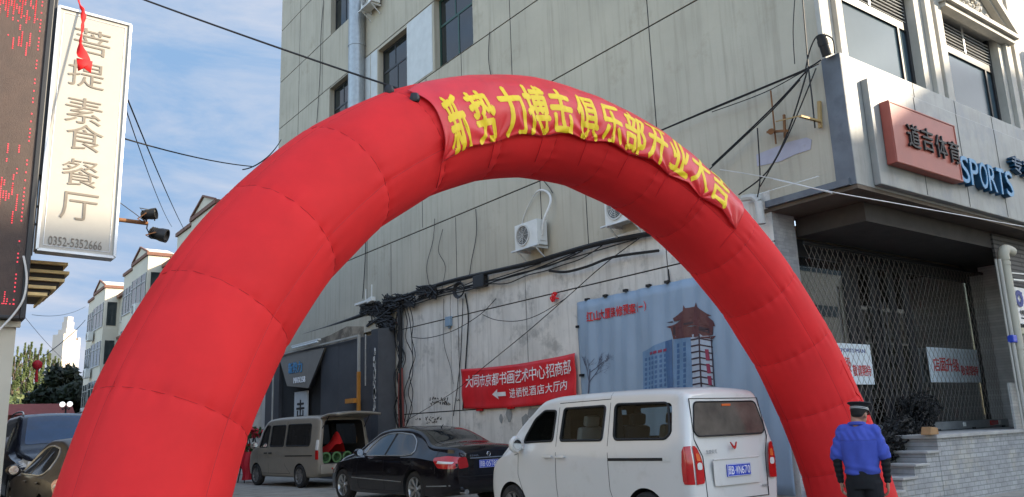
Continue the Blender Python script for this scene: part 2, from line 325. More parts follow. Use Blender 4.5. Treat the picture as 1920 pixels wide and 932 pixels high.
# whitewashed lower wall (porch corner starts at y = 8.1)
mb=MB(); facade(mb,[8.1,21.3],[0,5.298],[],[10.53,15.0,18.3],[4.42,1.99],.03); BP(mb,'lower_wall',['whitewash','groove'],fix=False)
mb=MB(); mb.box(11.595,11.9,6.85,8.1,5.12,5.3); facade(mb,[6.84,8.1],[5.12,5.298],[],[],[],.01); BP(mb,'porch_header','panel',fix=False)
mb=MB(); mb.box(11.4,11.585,21.9,31.3,4.55,5.05); mb.box(11.56,12,21.3,31.3,0,5.29); BP(mb,'fascia_wall','panel')
# plain back walls and roof so that the block has depth
mb=MB(); mb.box(11.9,27,31.0,31.3,0,24); mb.box(11.62,27,6.9,31.29,23.6,24.3); BP(mb,'roof','panel')
for (a,b,c,d) in WIN:
    f=MB(); x=11.78; t=.07
    f.box(x,x+.06,a,b,c,c+t); f.box(x,x+.06,a,b,d-t,d); f.box(x,x+.06,a,a+t,c+t,d-t); f.box(x,x+.06,b-t,b,c+t,d-t)
    mz=c+(d-c)*.62; f.box(x+.003,x+.057,a+t,b-t,mz-.035,mz+.035)
    my=(a+b)/2; f.box(x+.006,x+.054,my-.03,my+.03,c+t,mz-.035); f.box(x+.006,x+.054,my+.12,my+.17,mz+.035,d-t)
    fo=BP(f,'window','green_frame' if a<18 else 'dark_frame')
    q=MB(); q.box(x+.02,x+.032,a+.01,b-.01,c+.01,d-.01); BP(q,'pane','window_dark',fo)
    q=MB(); q.box(x+.045,x+.055,a+t,my-.05,c+t,mz); BP(q,'curtain','cable_grey',fo)
for a,b in ((19.0,20.5),(22.5,22.95),(23.0,24.35)):
    mb=MB(); mb.box(11.575,11.588,a,b,11.76,13.9); BP(mb,'infill_panel','white_panel')
mb=MB(); mb.cyl((11.36,23.55,11),(11.36,23.55,24),.29,n=20)
for z in (12.0,14.35,16.7,19): mb.cyl((11.36,23.55,z),(11.36,23.55,z+.06),.305,n=20)
for z in (13,16,19): mb.box(11.3,11.6,23.5,23.6,z,z+.05)
BP(mb,'drainpipe','grey_metal',smooth=True)
# --- shop front upper storey (faces -Y at y = 6.84)
Yf=6.84
mb=MB(); mb.box(11.592,12.3,Yf,Yf+.3,7.0,24)              # corner pier
mb.box(15.05,16.1,Yf,Yf+.3,7.0,24); mb.box(18.65,40,Yf,Yf+.3,4.6,24)
mb.box(12.3,15.05,Yf+.001,Yf+.3,9.45,24); mb.box(16.1,18.65,Yf+.001,Yf+.3,9.5,24); mb.box(11.6,18.65,Yf+.002,Yf+.3,5.12,7.2)
BP(mb,'front_wall','white_trim')
mb=MB()
for a,b in ((11.56,11.78),(12.08,12.28),(15.32,15.56),(15.72,15.98),(18.85,19.1),(19.3,19.5),(20.9,21.2)): mb.box(a,b,Yf-.09,Yf-.001,7.19,24)
BP(mb,'pilaster','white_trim',bevel=.012)
for (a,b,zt) in ((12.3,15.05,9.45),(16.1,18.65,9.5)):
    f=MB(); y=Yf+.17
    f.box(a,a+.08,y,y+.08,7.15,zt); f.box(b-.09,b,y,y+.08,7.15,zt); f.box(a+.08,b-.09,y,y+.08,8.72,8.88); f.box(a+.08,b-.09,y,y+.08,7.15,7.25)
    f.box(b-.42,b-.36,y+.003,y+.077,7.25,8.72)
    fo=BP(f,'window','dark_frame')
    q=MB(); q.box(a+.02,b-.02,y+.04,y+.055,7.2,8.8); BP(q,'pane','window_sky',fo)
    q=MB()
    for i in range(7): q.obox(((a+b)/2,y+.03,8.93+i*.075),((1,0,0),(0,.8,.6),(0,-.6,.8)),(b-a-.17,.085,.012))
    q.box((a+b)/2-.03,(a+b)/2+.03,y-.02,y-.005,8.88,zt); BP(q,'louvre','light_metal',fo)
    q=MB(); q.box(a+.08,b-.08,y+.085,y+.1,8.85,zt); BP(q,'backing','louver',fo)
# pediment over the right window
mb=MB(); a,b,z0,z1=15.9,19.15,9.5,10.75; mc=(a+b)/2
mb.box(a,b,Yf-.28,Yf-.001,z0,z0+.10); mb.box(a+.06,b-.06,Yf-.2,Yf-.001,z0-.1,z0)
for s,e in (((a,z0+.1),(mc,z1)),((b,z0+.1),(mc,z1))):
    d=Vector((e[0]-s[0],0,e[1]-s[1])); n=Vector((-d.z,0,d.x)).normalized()*(.16 if d.x>0 else -.16)
    mb.prism([(s[0],Yf-.27,s[1]),(e[0],Yf-.27,e[1]),(e[0]+n.x,Yf-.27,e[1]+abs(n.z)),(s[0]+n.x,Yf-.27,s[1]+abs(n.z))],(0,.265,0))
    n2=n*.5
    mb.prism([(s[0]-n2.x,Yf-.16,s[1]),(e[0],Yf-.16,e[1]-.1),(e[0],Yf-.16,e[1]),(s[0],Yf-.16,s[1])],(0,.15,0))
po=BP(mb,'pediment','white_trim',bevel=.01)
mb=MB(); rr=random.Random(3)
for i in range(46):
    t=rr.random()*2-1; zz=z0+.2+rr.random()*.55*(1-abs(t)); mb.lathe([(.001,-.05),(.05,-.02),(.06,.01),(.03,.05),(.001,.06)],(mc+t*.85,Yf-.05,zz),(rr.random()-.5,-1,rr.random()-.5),n=8)
BP(mb,'ornament','white_trim',po,smooth=True)
# --- canopy with its sign box
can=MB(); can.box(11.57,26,6.5,6.83,5.0,7.19); co_=BP(can,'canopy','canopy_face',bevel=.01)
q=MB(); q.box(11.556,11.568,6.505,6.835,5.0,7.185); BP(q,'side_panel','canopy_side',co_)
q=MB(); q.box(12.06,26,6.38,6.497,5.04,6.82); BP(q,'sign_board','canopy_face',co_,bevel=.012)
for x in (13.5,15.0,16.5,18,19.5,21):
    q=MB(); q.box(x-.006,x+.006,6.375,6.379,5.06,6.8); BP(q,'seam','groove',co_)
    q=MB(); q.box(x+.3-.005,x+.3+.005,6.495,6.499,6.83,7.18); BP(q,'seam','groove',co_)
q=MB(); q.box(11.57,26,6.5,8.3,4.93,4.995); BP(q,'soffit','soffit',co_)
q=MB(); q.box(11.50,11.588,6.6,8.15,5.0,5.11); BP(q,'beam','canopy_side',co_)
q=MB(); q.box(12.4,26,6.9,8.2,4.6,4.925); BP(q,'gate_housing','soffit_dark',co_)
# --- porch: raised platform, brick front, stairs, column
mb=MB(); mb.box(13.36,15.98,6.74,8.6,0,1.10); mb.box(15.98,26,6.74,8.1,0,1.10)
for i in range(5): mb.box(13.36-.4*(i+1),13.36-.4*i,6.745,8.5,0,1.10-.175*(i+1)-.04)
so_=BP(mb,'platform','brick_side')
q=MB(); q.box(13.30,26,6.70,8.3,1.101,1.16)
for i in range(5): z=1.10-.175*(i+1); q.box(13.33-.4*(i+1),13.36-.4*i,6.70,8.5,z-.039,z)
BP(q,'tread','stair',so_,bevel=.008)
mb=MB(); mb.box(11.60,12.25,8.12,8.5,0,4.95); BP(mb,'column','column_tile')
mb=MB(); mb.box(18.95,26,6.95,7.3,0,1.9); mb.box(18.9,19.1,7.0,8.3,1.1,4.9); BP(mb,'tiled_pier','white_tile')
mb=MB(); mb.box(16.55,26,6.86,6.9,1.12,2.0); BP(mb,'tiled_wall','white_tile')
# --- glazed shop front behind the gate
Yg=8.36; f=MB()
for x in (12.3,13.97,14.22,15.52,16.05,18.9): f.box(x,x+.13,Yg-.05,Yg+.05,1.16,4.6)
f.box(12.3,19,Yg-.052,Yg+.048,4.3,4.6); f.box(12.3,19,Yg-.052,Yg+.048,1.16,1.3); f.box(14.85,14.95,Yg-.05,Yg+.05,1.3,4.3); f.box(15.0,15.1,Yg-.05,Yg+.05,1.3,4.3)
fo=BP(f,'shop_glazing','dark_frame')
q=MB(); q.box(12.4,18.95,Yg-.006,Yg+.006,1.25,4.35); BP(q,'pane','door_glass',fo)
q=MB()
for x in (14.9,15.06): q.cyl((x,Yg-.13,1.8),(x,Yg-.13,3.7),.022,n=10); q.bar((x,Yg-.13,2.0),(x,Yg-.03,2.0),.03); q.bar((x,Yg-.13,3.5),(x,Yg-.03,3.5),.03)
BP(q,'door_handle','black_metal',fo,smooth=True)
mb=MB(); mb.box(12,26,11.9,12,0,4.9); mb.box(12.0,12.1,8.5,11.9,0,4.9); mb.box(18.95,19.05,8.5,11.9,0,4.9); mb.box(12,19,8.6,12,1.0,1.1); mb.box(12,19,8.45,12,4.62,4.9); BP(mb,'interior_wall','interior_brown')
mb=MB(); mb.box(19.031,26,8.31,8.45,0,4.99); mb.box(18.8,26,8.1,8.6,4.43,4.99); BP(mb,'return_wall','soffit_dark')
mb=MB(); mb.box(15.9,17.6,9.6,10.6,1.1,2.5); mb.box(13,14.6,9.9,10.7,1.1,3.2); BP(mb,'counter','wood',bevel=.02)
# --- grey shop entrance of the far end
Xg=11.36
mb=MB()
for y in (21.95,23.35,24.75): mb.box(Xg,Xg+.2,y,y+1.39,0,4.42)
mb.box(Xg-.02,Xg+.2,29.9,31.3,0,4.5); mb.box(Xg+.01,Xg+.2,26.16,29.9,4.3,4.45)
BP(mb,'grey_cladding','grey_clad',bevel=.006)
mb=MB(); mb.prism([(11.54,21.25,0),(11.1,21.5,0),(11.1,21.93,0),(11.54,21.93,0)],(0,0,4.5)); BP(mb,'grey_pier','grey_clad2')
mb=MB(); mb.box(11.47,11.55,26.16,29.9,0,4.3); BP(mb,'dark_entrance_sheet','interior')  # thin dark sheet over the wall; its colour stands in for a recess's shade

# ================================================================= unseen blocks added across the road, behind the camera's right shoulder, to shade the street
def far_block(x0,x1,y0,y1,h,label,n):
    b=empty('shade_block',(x0,y1,0),label=label,cat='building'); I=Matrix.Translation(-b.location)
    m=MB(); m.box(x0,x1,y0,y1,0,h); o=m.build('wall','beige_stone',b); o.matrix_parent_inverse=I
    m=MB(); m.box(x0-.3,x1+.3,y0-.3,y1+.3,h,h+.5); o=m.build('roof','concrete',b); o.matrix_parent_inverse=I
    for k in range(int((h-2)/3.5)):
        m=MB(); m.box(x0+1,x1-1,y1+.005,y1+.03,2.2+k*3.5,3.1+k*3.5); o=m.build('window','window_sky',b); o.matrix_parent_inverse=I
far_block(26,44,-36,-20,20.5,'unseen pale block with rows of dark windows, added across the road to shade the arch',5)
far_block(44.6,84,-40,-20,23.6,'taller unseen pale block, added across the road to the right to shade the canopy',6)
# ================================================================= inflatable arch
_A=np.array([1.18,5.62,0]);_B=np.array([9.71,5.99,0]); _h,_e,_lean,_z0,_sk,_sk2=4.5689,1.9478,.6866,.0649,.0281,.0062
_M=(_A+_B)/2;_D=(_B-_A)/2;_N=np.array([-_D[1],_D[0],0])/math.hypot(_D[0],_D[1]); _Dh=_D/np.linalg.norm(_D)
_up=_N*_lean+np.array([0,0,1])*_h; _up/=np.linalg.norm(_up); _fr=np.cross(_Dh,_up)
def a_cl(t):
    c,s=math.cos(t),math.sin(t); a=math.copysign(abs(c)**(2/_e),c); b=abs(s)**(2/_e)
    return _M+_D*(a+_sk*b+_sk2*math.sin(2*t))+np.array([0,0,1])*(_z0+_h*b)+_N*_lean*b
_tt=np.linspace(math.pi,0,1401); _cl=np.array([a_cl(t) for t in _tt]); _al=np.r_[0,np.cumsum(np.linalg.norm(np.diff(_cl,axis=0),axis=1))]; ARL=_al[-1]
NSEG=17
def a_pt(s):
    """centre line at arc length s, pulled half way towards straight panels between the seams"""
    s=min(max(s,0),ARL); f=np.array([np.interp(s,_al,_cl[:,k]) for k in range(3)])
    g=s/ARL*NSEG; i=min(int(g),NSEG-1); q=g-i
    a=np.array([np.interp(i*ARL/NSEG,_al,_cl[:,k]) for k in range(3)]); b=np.array([np.interp((i+1)*ARL/NSEG,_al,_cl[:,k]) for k in range(3)])
    return f*.62+(a*(1-q)+b*q)*.38
def a_frame(s):
    T=np.array([np.interp(min(s+.12,ARL),_al,_cl[:,k])-np.interp(max(s-.12,0),_al,_cl[:,k]) for k in range(3)]); T/=np.linalg.norm(T)
    f=_fr-T*(_fr@T); f/=np.linalg.norm(f); rad=np.cross(f,T)
    mid=_M+np.array([0,0,.5]); 
    if rad@(a_pt(s)-mid)<0: rad=-rad
    return T,f,rad
def a_r(s,ph):
    g=s/ARL*NSEG; q=abs((g-round(g)))*ARL/NSEG          # distance from the seam, metres
    r=.522*(1-.016*math.exp(-(q/.03)**2)-.008*math.exp(-(q/.2)**2))
    for k in range(4):
        d=(ph-math.radians(28+90*k)+math.pi)%(2*math.pi)-math.pi; r-=.006*math.exp(-(d*.52/.025)**2)
    r+=.006*math.sin(3*ph+s*2.1)*math.sin(s*3.3)+.0035*(math.sin(17*ph+s*3)+math.sin(29*ph+2*s))*math.exp(-(q/.10)**2)
    return r
def a_S(s,ph,r=None,dr=0):
    T,f,rad=a_frame(s); rr=(a_r(s,ph) if r is None else r)+dr
    return Vector(a_pt(s)+rr*(rad*math.cos(ph)+f*math.sin(ph)))
def t2s(t): return float(np.interp(-t,-_tt,_al))
arch=empty('inflatable_arch',(5.45,5.8,0),label='big red inflatable arch standing across the side street',cat='arch')
INV=Matrix.Translation(-Vector((5.45,5.8,0)))
ss=[]
for i in range(NSEG):
    for q in (0,.02,.05,.1,.2,.35,.5,.65,.8,.9,.95,.98): ss.append((i+q)*ARL/NSEG)
ss.append(ARL); NP=150
mb=MB(); vs=[]
for s in ss:
    T,f,rad=a_frame(s); c=a_pt(s)
    for k in range(NP):
        ph=2*math.pi*k/NP; vs.append(c+a_r(s,ph)*(rad*math.cos(ph)+f*math.sin(ph)))
fs=[(i*NP+k,i*NP+(k+1)%NP,(i+1)*NP+(k+1)%NP,(i+1)*NP+k) for i in range(len(ss)-1) for k in range(NP)]
mb.add(vs,fs); o=mb.build('tube','red_cloth',None,smooth=True,angle=80); o.parent=arch; o.matrix_parent_inverse=INV
mb=MB()
for i in range(1,NSEG):
    s=i*ARL/NSEG; mb.tube([a_S(s,2*math.pi*k/48,dr=.0) for k in range(49)],.0028,4,cap=False)
for k in range(4):
    ph=math.radians(28+90*k); mb.tube([a_S(s,ph) for s in np.linspace(0,ARL,150)],.0028,4)
o=mb.build('stitching','stitch_red',None,smooth=True); o.parent=arch; o.matrix_parent_inverse=INV
for s in (0,ARL):
    c=a_pt(s); mb=MB(); mb.lathe([(.001,0),(.50,0),(.522,.02),(.518,.11),(.50,.12)],(c[0],c[1],.0 if s==0 else .0),(0,0,1),n=60); o=mb.build('base_skirt','red_cloth',None,smooth=True); o.parent=arch; o.matrix_parent_inverse=INV
# puckered repair on the right leg
rr=random.Random(5); mb=MB(); s0=t2s(.47)
pts=[a_S(s0+i*.085,math.radians(84+rr.uniform(-3,3)-i*.5)) for i in range(9)]; mb.tube(smoothpts(pts,3),.009,5)
pts=[a_S(s0+.05+i*.02,math.radians(84+i*4)) for i in range(5)]; mb.tube(pts,.006,5)
o=mb.build('repair_seam','red_cloth',None,smooth=True); o.parent=arch; o.matrix_parent_inverse=INV
for ph in (22,58):
    mb=MB(); c=a_S(t2s(2.06),math.radians(ph)); mb.lathe([(.001,-.04),(.04,-.03),(.05,0),(.035,.05),(.001,.06)],c,(0,0,1),n=8); o=mb.build('tie_loop','black_metal',None,smooth=True); o.parent=arch; o.matrix_parent_inverse=INV
# ---- banner stretched over the arch
S0,S1=t2s(2.085),t2s(.975)
TIE=[0,.165,.315,.46,.60,.74,.86,1]
def ban(u,v,dr=0):
    s=S0+(S1-S0)*u
    ed=min(abs(u-a) for a in TIE)*(S1-S0)             # distance to the nearest tie
    vb=math.radians(129-14*u)                          # lower edge
    lo=vb-math.radians(7)*min(1,ed/.45)*(1 if u<.97 else .3)
    hi=math.radians(38-6*u); 
    if u<.06: hi+=math.radians(8)*(1-u/.06)
    ph=hi+(lo-hi)*v
    b=v**2
    k=min(TIE,key=lambda a:abs(u-a)); ang=math.atan2((1-v)*.95,(u-k)*(S1-S0)+1e-6)
    fold=.006*math.sin(ang*9+k*20)*math.exp(-((1-v)**2)*7)+.0035*math.sin(u*60+v*9)*math.sin(v*3.1)+.004*math.sin(u*23-v*14)
    lift=.018+.03*b*min(1,ed/.35)+fold*1.35
    if u<.10: s+=(.10*math.sin(v*math.pi)+.13*(1-v))*(1-u/.10)
    return a_S(s,ph,.527,lift+dr)
bn=empty('opening_banner',tuple(ban(.5,.5)),label='red cloth banner with yellow characters tied over the top of the arch',cat='banner')
BINV=Matrix.Translation(-bn.location)
mb=MB(); mb.grid(lambda a,b:ban(a,b),280,56); o=mb.build('cloth','banner_red',None,smooth=True,angle=180,fix=False); 
mdf=o.modifiers.new('s','SOLIDIFY'); mdf.thickness=.003; o.parent=bn; o.matrix_parent_inverse=BINV
pm('char_yellow',(.80,.56,.012),.55,var=.05)
mb=MB()
TT=[2.02,1.929,1.838,1.757,1.677,1.584,1.492,1.406,1.322,1.236,1.152,1.072]; PH=[97,97,96,94,95,94,93,91,88,84,82,82]; HH=[29,27,27,27,26,27,26,26,26,26,26,26]
for ch,t,ph,hh in zip('新势力搏击俱乐部开业大吉',TT,PH,HH):
    vs,fs=textmesh(ch,0,0,4); bmq=bmesh.new(); vv=[bmq.verts.new(p) for p in vs]
    for f in fs:
        try:bmq.faces.new([vv[i] for i in f])
        except ValueError: pass
    gx=[v.co.x for v in bmq.verts]; gy=[v.co.y for v in bmq.verts]
    for i in range(1,13):
        for co_,no_ in (((min(gx)+(max(gx)-min(gx))*i/13,0,0),(1,0,0)),((0,min(gy)+(max(gy)-min(gy))*i/13,0),(0,1,0))):
            bmesh.ops.bisect_plane(bmq,geom=bmq.verts[:]+bmq.edges[:]+bmq.faces[:],plane_co=co_,plane_no=no_,dist=1e-5)
    bmesh.ops.triangulate(bmq,faces=[f for f in bmq.faces if len(f.verts)>4]); bmq.verts.ensure_lookup_table(); bmq.verts.index_update()
    P=np.array([v.co[:] for v in bmq.verts]); lo,hi=P.min(0),P.max(0)
    sc=t2s(t); u0=(sc-S0)/(S1-S0); w=.30
    def mapp(p,dx=0,dy=0,dr=0):
        a=(p[0]-lo[0])/(hi[0]-lo[0])-.5+dx; b=(p[1]-lo[1])/(hi[1]-lo[1])-.5+dy
        u=u0+a*w/(S1-S0); phd=math.radians(ph-b*2*hh)
        vbl=math.radians(129-14*u)-math.radians(7)*min(1,min(abs(u-x) for x in TIE)*(S1-S0)/.45); hil=math.radians(38-6*u)
        v=min(max((phd-hil)/(vbl-hil),0),1)
        return ban(min(max(u,0),1),v,.006+dr)
    for dx,dy,dr in ((0,0,.0012),(.035,0,.0009),(-.035,0,.0006),(0,.024,.0003),(0,-.024,0)): mb.add([mapp(p,dx,dy,dr) for p in P],[tuple(v.index for v in f.verts) for f in bmq.faces])
    bmq.free()
o=mb.build('lettering','char_yellow',None,fix=False); o.parent=bn; o.matrix_parent_inverse=BINV
for k in TIE:
    mb=MB(); mb.tube([ban(k,.995),a_S(S0+(S1-S0)*k,math.radians(146-14*k),dr=.01),a_S(S0+(S1-S0)*k+.03,math.radians(160-14*k),dr=.005)],.004,4)
    o=mb.build('tie_cord','banner_red',None); o.parent=bn; o.matrix_parent_inverse=BINV
# ================================================================= left: led panel building, restaurant sign
YL=10.0
lb=empty('street_corner_house',(0,YL,0),label='pale stone corner house at the left edge under the LED board',cat='building')
mb=MB(); mb.box(-8,.925,YL+.02,YL+9,0,2.79); mb.box(-8,.93,YL+.3,YL+9,2.79,9); o=mb.build('wall','beige_stone',lb); o.matrix_parent_inverse=Matrix.Translation(-lb.location)
mb=MB(); mb.box(-.9,.96,YL-.03,YL+.015,2.72,2.79); o=mb.build('cornice','beige_stone',lb,bevel=.01); o.matrix_parent_inverse=Matrix.Translation(-lb.location)
led=empty('led_board',(0,YL,2.8),label='dark LED message board with scattered red dots on the left house',cat='LED board'); LI=Matrix.Translation(-led.location)
mb=MB(); mb.box(-8,.93,YL-.12,YL+.0,2.83,9); o=mb.build('screen','led_panel',led); o.matrix_parent_inverse=LI
mb=MB(); mb.box(.931,.985,YL-.14,YL+.25,2.80,9); mb.box(-8,.93,YL-.145,YL+.25,2.795,2.829); mb.box(.9855,1.03,YL-.05,YL+.2,4.4,9); o=mb.build('edge_frame','black_metal',led,bevel=.008); o.matrix_parent_inverse=LI
rr=random.Random(11); mb=MB()
def leddot(x,z,h=.012): mb.box(x-.006,x+.006,YL-.124,YL-.1205,z-h/2,z+h/2)
for z in np.arange(2.95,7.4,.045):
    if rr.random()<.6: leddot(.865,z,.016)
def ledglyph(x,z,n,wd,ht):
    for i in range(n):
        sx_=x+rr.random()*wd; sz=z+rr.random()*ht; k=rr.randint(1,7)
        for j in range(k): 
            if sz+j*.024<z+ht+.05: leddot(round(sx_/.026)*.026,round((sz+j*.024)/.024)*.024)
for z,n in ((6.1,26),(5.72,14),(4.35,10),(4.02,18),(3.8,10),(3.55,4)): ledglyph(.42,z,n,.40,.30)
ledglyph(.50,6.15,34,.34,.28); ledglyph(.45,2.9,10,.4,.15)
for x in np.arange(.45,.9,.035):
    if rr.random()<.7: leddot(x,2.95)
o=mb.build('lit_dots','led_red',led); o.matrix_parent_inverse=LI; tag(o,kind='stuff')
# ---- restaurant lightbox sign
sg=empty('restaurant_sign',(1.02,YL,3.54),label='tall cream lightbox sign with grey characters and phone number beside the LED board',cat='sign'); SI=Matrix.Translation(-sg.location)
x0,x1,z0,z1=1.035,1.80,3.56,6.42
# the box leans a touch: its edges are sheared as the bracket has sagged
def sp(x,z,y=0): return Vector((x,YL-.1+y,z-.02*(x-x0)/.77))
mb=MB(); mb.prism([sp(x0,z0),sp(x1,z0),sp(x1,z1),sp(x0,z1)],(0,.16,0)); o=mb.build('light_panel','sign_white',sg); o.matrix_parent_inverse=SI
mb=MB()
for a,b in (((x0,z0),(x1,z0)),((x1,z0),(x1,z1)),((x1,z1),(x0,z1)),((x0,z1),(x0,z0))): mb.bar(sp(*a,y=.08),sp(*b,y=.08),.03,.2,up=(0,1,0))
i=.055
for a,b in (((x0+i,z0+i),(x1-i,z0+i)),((x1-i,z0+i),(x1-i,z1-i)),((x1-i,z1-i),(x0+i,z1-i)),((x0+i,z1-i),(x0+i,z0+i))): mb.bar(sp(*a,y=-.003),sp(*b,y=-.003),.006,.004,up=(0,1,0))
o=mb.build('frame','sign_frame',sg,bevel=.003); o.matrix_parent_inverse=SI
mb=MB()
for ch,px,py in zip('菩提素食餐厅',(174,163,158,160,152,149),(77,138,206,256,322,385)):
    c=onY(px,py,YL-.105); put_text(mb,ch,c-Vector((.19,0,.165)),(1,0,-.026),(0,0,1),.38,.31,depth=.004,bold=-.004)
c=onY(90,455,YL-.105); put_text(mb,'0352-5352666',c+Vector((0,0,-.02)),(1,0,-.026),(0,0,1),.53,.10,depth=.004)
o=mb.build('lettering','grey_ink',sg); o.matrix_parent_inverse=SI
mb=MB()
for z in (6.25,5.0,4.05,3.85): mb.bar((.94,YL-.02,z),(1.03,YL-.02,z),.025)
mb.bar((1.0,YL-.02,3.5),(1.0,YL-.02,5.0),.012)
o=mb.build('bracket','black_metal',sg); o.matrix_parent_inverse=SI
# ---- stepped gold slats under the sign
gs=empty('slatted_awning',(.98,YL+.35,3.1),label='small stepped awning of golden slats below the restaurant sign',cat='awning'); GI=Matrix.Translation(-gs.location)
mb=MB()
for k,(z,x) in enumerate(((3.50,1.40),(3.40,1.42),(3.31,1.38),(3.22,1.30),(3.14,1.22))): mb.box(.95,x,YL+.3,YL+.42,z-.018,z+.018); mb.box(x-.02,x,YL+.42,YL+1.3,z-.018,z+.018)
o=mb.build('slat','slat_gold',gs,bevel=.004); o.matrix_parent_inverse=GI
mb=MB()
for k,(z,x) in enumerate(((3.45,1.36),(3.355,1.38),(3.265,1.33),(3.18,1.25))): mb.box(.95,x,YL+.34,YL+1.2,z-.028,z+.028)
o=mb.build('core','slat_dark',gs); o.matrix_parent_inverse=GI
# ---- spotlights on an arm
arm=empty('floodlight_mount',(1.8,YL+.2,4.0),label='rusty pipe arm carrying two floodlights right of the restaurant sign',cat='light arm'); AI=Matrix.Translation(-arm.location)
a=onY(215,411,YL+.2); b=onY(277,419,YL+.2); mb=MB(); mb.cyl(a,b,.025,n=10); o=mb.build('pipe','rust',arm,smooth=True); o.matrix_parent_inverse=AI
mb=MB(); mb.tube([b+Vector((-.02,0,.0)),b+Vector((-.03,-.1,.06)),onY(262,390,YL+.05),onY(290,395,YL+.05),onY(290,414,YL+.1)],.008,6); mb.tube([b,onY(275,428,YL+.1),onY(284,447,YL+.05),onY(312,450,YL+.05)],.008,6); mb.tube([onY(222,378,YL+.2),onY(255,402,YL+.2),b],.005,5); o=mb.build('yoke','black_metal',arm,smooth=True); o.matrix_parent_inverse=AI
for (px,py,d,s,lab) in ((279,402,(.75,-.5,.1),.95,'upper black round floodlight at the end of the pipe arm'),(297,439,(.8,-.5,-.25),1.15,'lower larger black floodlight tilted down on the pipe arm')):
    c=onY(px,py,YL+.06); sl=empty('spotlight',tuple(c),label=lab,cat='floodlight'); I=Matrix.Translation(-Vector(c)); d=Vector(d).normalized()
    mb=MB(); mb.lathe([(.001,-.09*s),(.045*s,-.085*s),(.055*s,-.03*s),(.07*s,.03*s),(.072*s,.09*s),(.06*s,.092*s),(.055*s,.05*s)],c,d,n=18)
    for k in range(5): mb.lathe([(.05*s,-.07*s+k*.02*s),(.064*s,-.068*s+k*.02*s),(.05*s,-.062*s+k*.02*s)],c,d,n=18)
    o=mb.build('housing','black_metal',sl,smooth=True,angle=30); o.matrix_parent_inverse=I
    mb=MB(); mb.lathe([(.001,.07*s),(.056*s,.065*s)],c,d,n=18); o=mb.build('lens','car_glass',sl,smooth=True); o.matrix_parent_inverse=I
    mb=MB(); n=d.cross(Vector((0,0,1))).normalized(); mb.tube([c+n*.08*s,c+n*.08*s-d*.1*s+Vector((0,0,-.06)),c-n*.08*s-d*.1*s+Vector((0,0,-.06)),c-n*.08*s],.007,6); o=mb.build('bracket','rust',sl,smooth=True); o.matrix_parent_inverse=I
# ---- red ribbon hanging on a line in front of the sign
mb=MB(); pts=[onY(x,y,YL-1.5) for x,y in ((140,-60),(147,0),(156,22),(154,55),(151,85),(158,112))]
P=smoothpts(pts,8); W_=[.012+.012*abs(math.sin(i*.6)) for i in range(len(P))]; n=len(P)
for k in range(n-9,n): W_[k]=.02+.055*(k-(n-9))/8
fr=[]
for i,p in enumerate(P): a=i*.35; d=Vector((math.cos(a)*.35+.75,.5*math.sin(a),0)); fr.append((p-d*W_[i],p+d*W_[i]))
vs=[q for f in fr for q in f]; mb.add(vs,[(2*i,2*i+1,2*i+3,2*i+2) for i in range(n-1)])
e=P[-1]; mb.add([e+Vector((-.07,0,0)),e+Vector((.075,0,0)),e+Vector((.07,.02,-.12)),e+Vector((0,-.02,-.10)),e+Vector((-.045,.01,-.13))],[(0,1,2,3,4)])
o=mb.build('red_ribbon','red_cloth',fix=False,smooth=True); md=o.modifiers.new('s','SOLIDIFY'); md.thickness=.004
tag(o,'thin twisted red ribbon dangling in front of the restaurant sign','ribbon')
# ================================================================= attachments on the big wall
def ac_unit(c,label,s=1,shelf=True):
    """split-system outdoor unit on a wall bracket, faces -X; c = lower back corner centre"""
    a=empty('air_conditioner',c,label=label,cat='air conditioner',group='outdoor air conditioners on the facades')
    mb=MB(); mb.box(-.36*s,-.06*s,-.42*s,.42*s,.03,.62*s); mb.build('casing','ac_white',a,bevel=.015*s)
    mb=MB(); mb.lathe([(.235*s,.008),(.25*s,0),(.25*s,.03),(.22*s,.03)],(-.36*s,.10*s,.33*s),(-1,0,0),n=30)
    for r in (.05,.09,.13,.17,.21): mb.lathe([(r*s,.02),(r*s+.008,.026),(r*s+.008,.02)],(-.36*s,.10*s,.33*s),(-1,0,0),n=24)
    for k in range(8): t=k*math.pi/4; mb.bar((-.36*s-.022,.10*s,.33*s),(-.36*s-.022,.10*s+.22*s*math.cos(t),.33*s+.22*s*math.sin(t)),.008)
    g=mb.build('fan_grille','cable_grey',a,smooth=True,angle=30)
    mb=MB(); mb.lathe([(.001,.004),(.22*s,.004)],(-.36*s,.10*s,.33*s),(-1,0,0),n=24)
    mb.build('fan_opening','ac_grill',a)
    mb=MB(); mb.box(-.28*s,-.12*s,-.438*s,-.4205*s,.12,.34*s); mb.build('service_cover','ac_white',a,bevel=.006)
    if shelf:
        mb=MB()
        for y in (-.33*s,.33*s): mb.box(-.42*s,0,y-.02,y+.02,-.03,.025); mb.bar((-.34*s,y,-.03),(-.02,y,-.30*s),.025)
        mb.box(-.43*s,-.38*s,-.5*s,.5*s,-.012,.02)
        mb.build('bracket','light_metal',a)
    return a
ac_unit((11.57,14.42,5.50),'white air conditioner above the cable run, its white hose looping up the wall')
ac_unit((11.57,11.35,5.42),'grubby air conditioner half hidden behind the arch tube, nearest the shop corner')
ac_unit((11.57,22.55,15.35),'air conditioner beside the drainpipe at the top of the picture')
ra=ac_unit((20.6,6.70,9.05),'air conditioner in the top right corner of the picture'); ra.rotation_euler.z=math.pi/2
mb=MB(); mb.tube(smoothpts([(11.35,13.98,5.75),(11.32,13.88,6.05),(11.45,13.75,6.5),(11.5,13.95,6.78),(11.5,14.3,6.86),(11.55,14.8,6.55),(11.57,15.05,6.2)],6),[.028]*19+[.024]*6+[.012]*12,8); tag(mb.build('refrigerant_hose','cable_white',smooth=True),'white insulated hose arching above the wall air conditioner','hose')
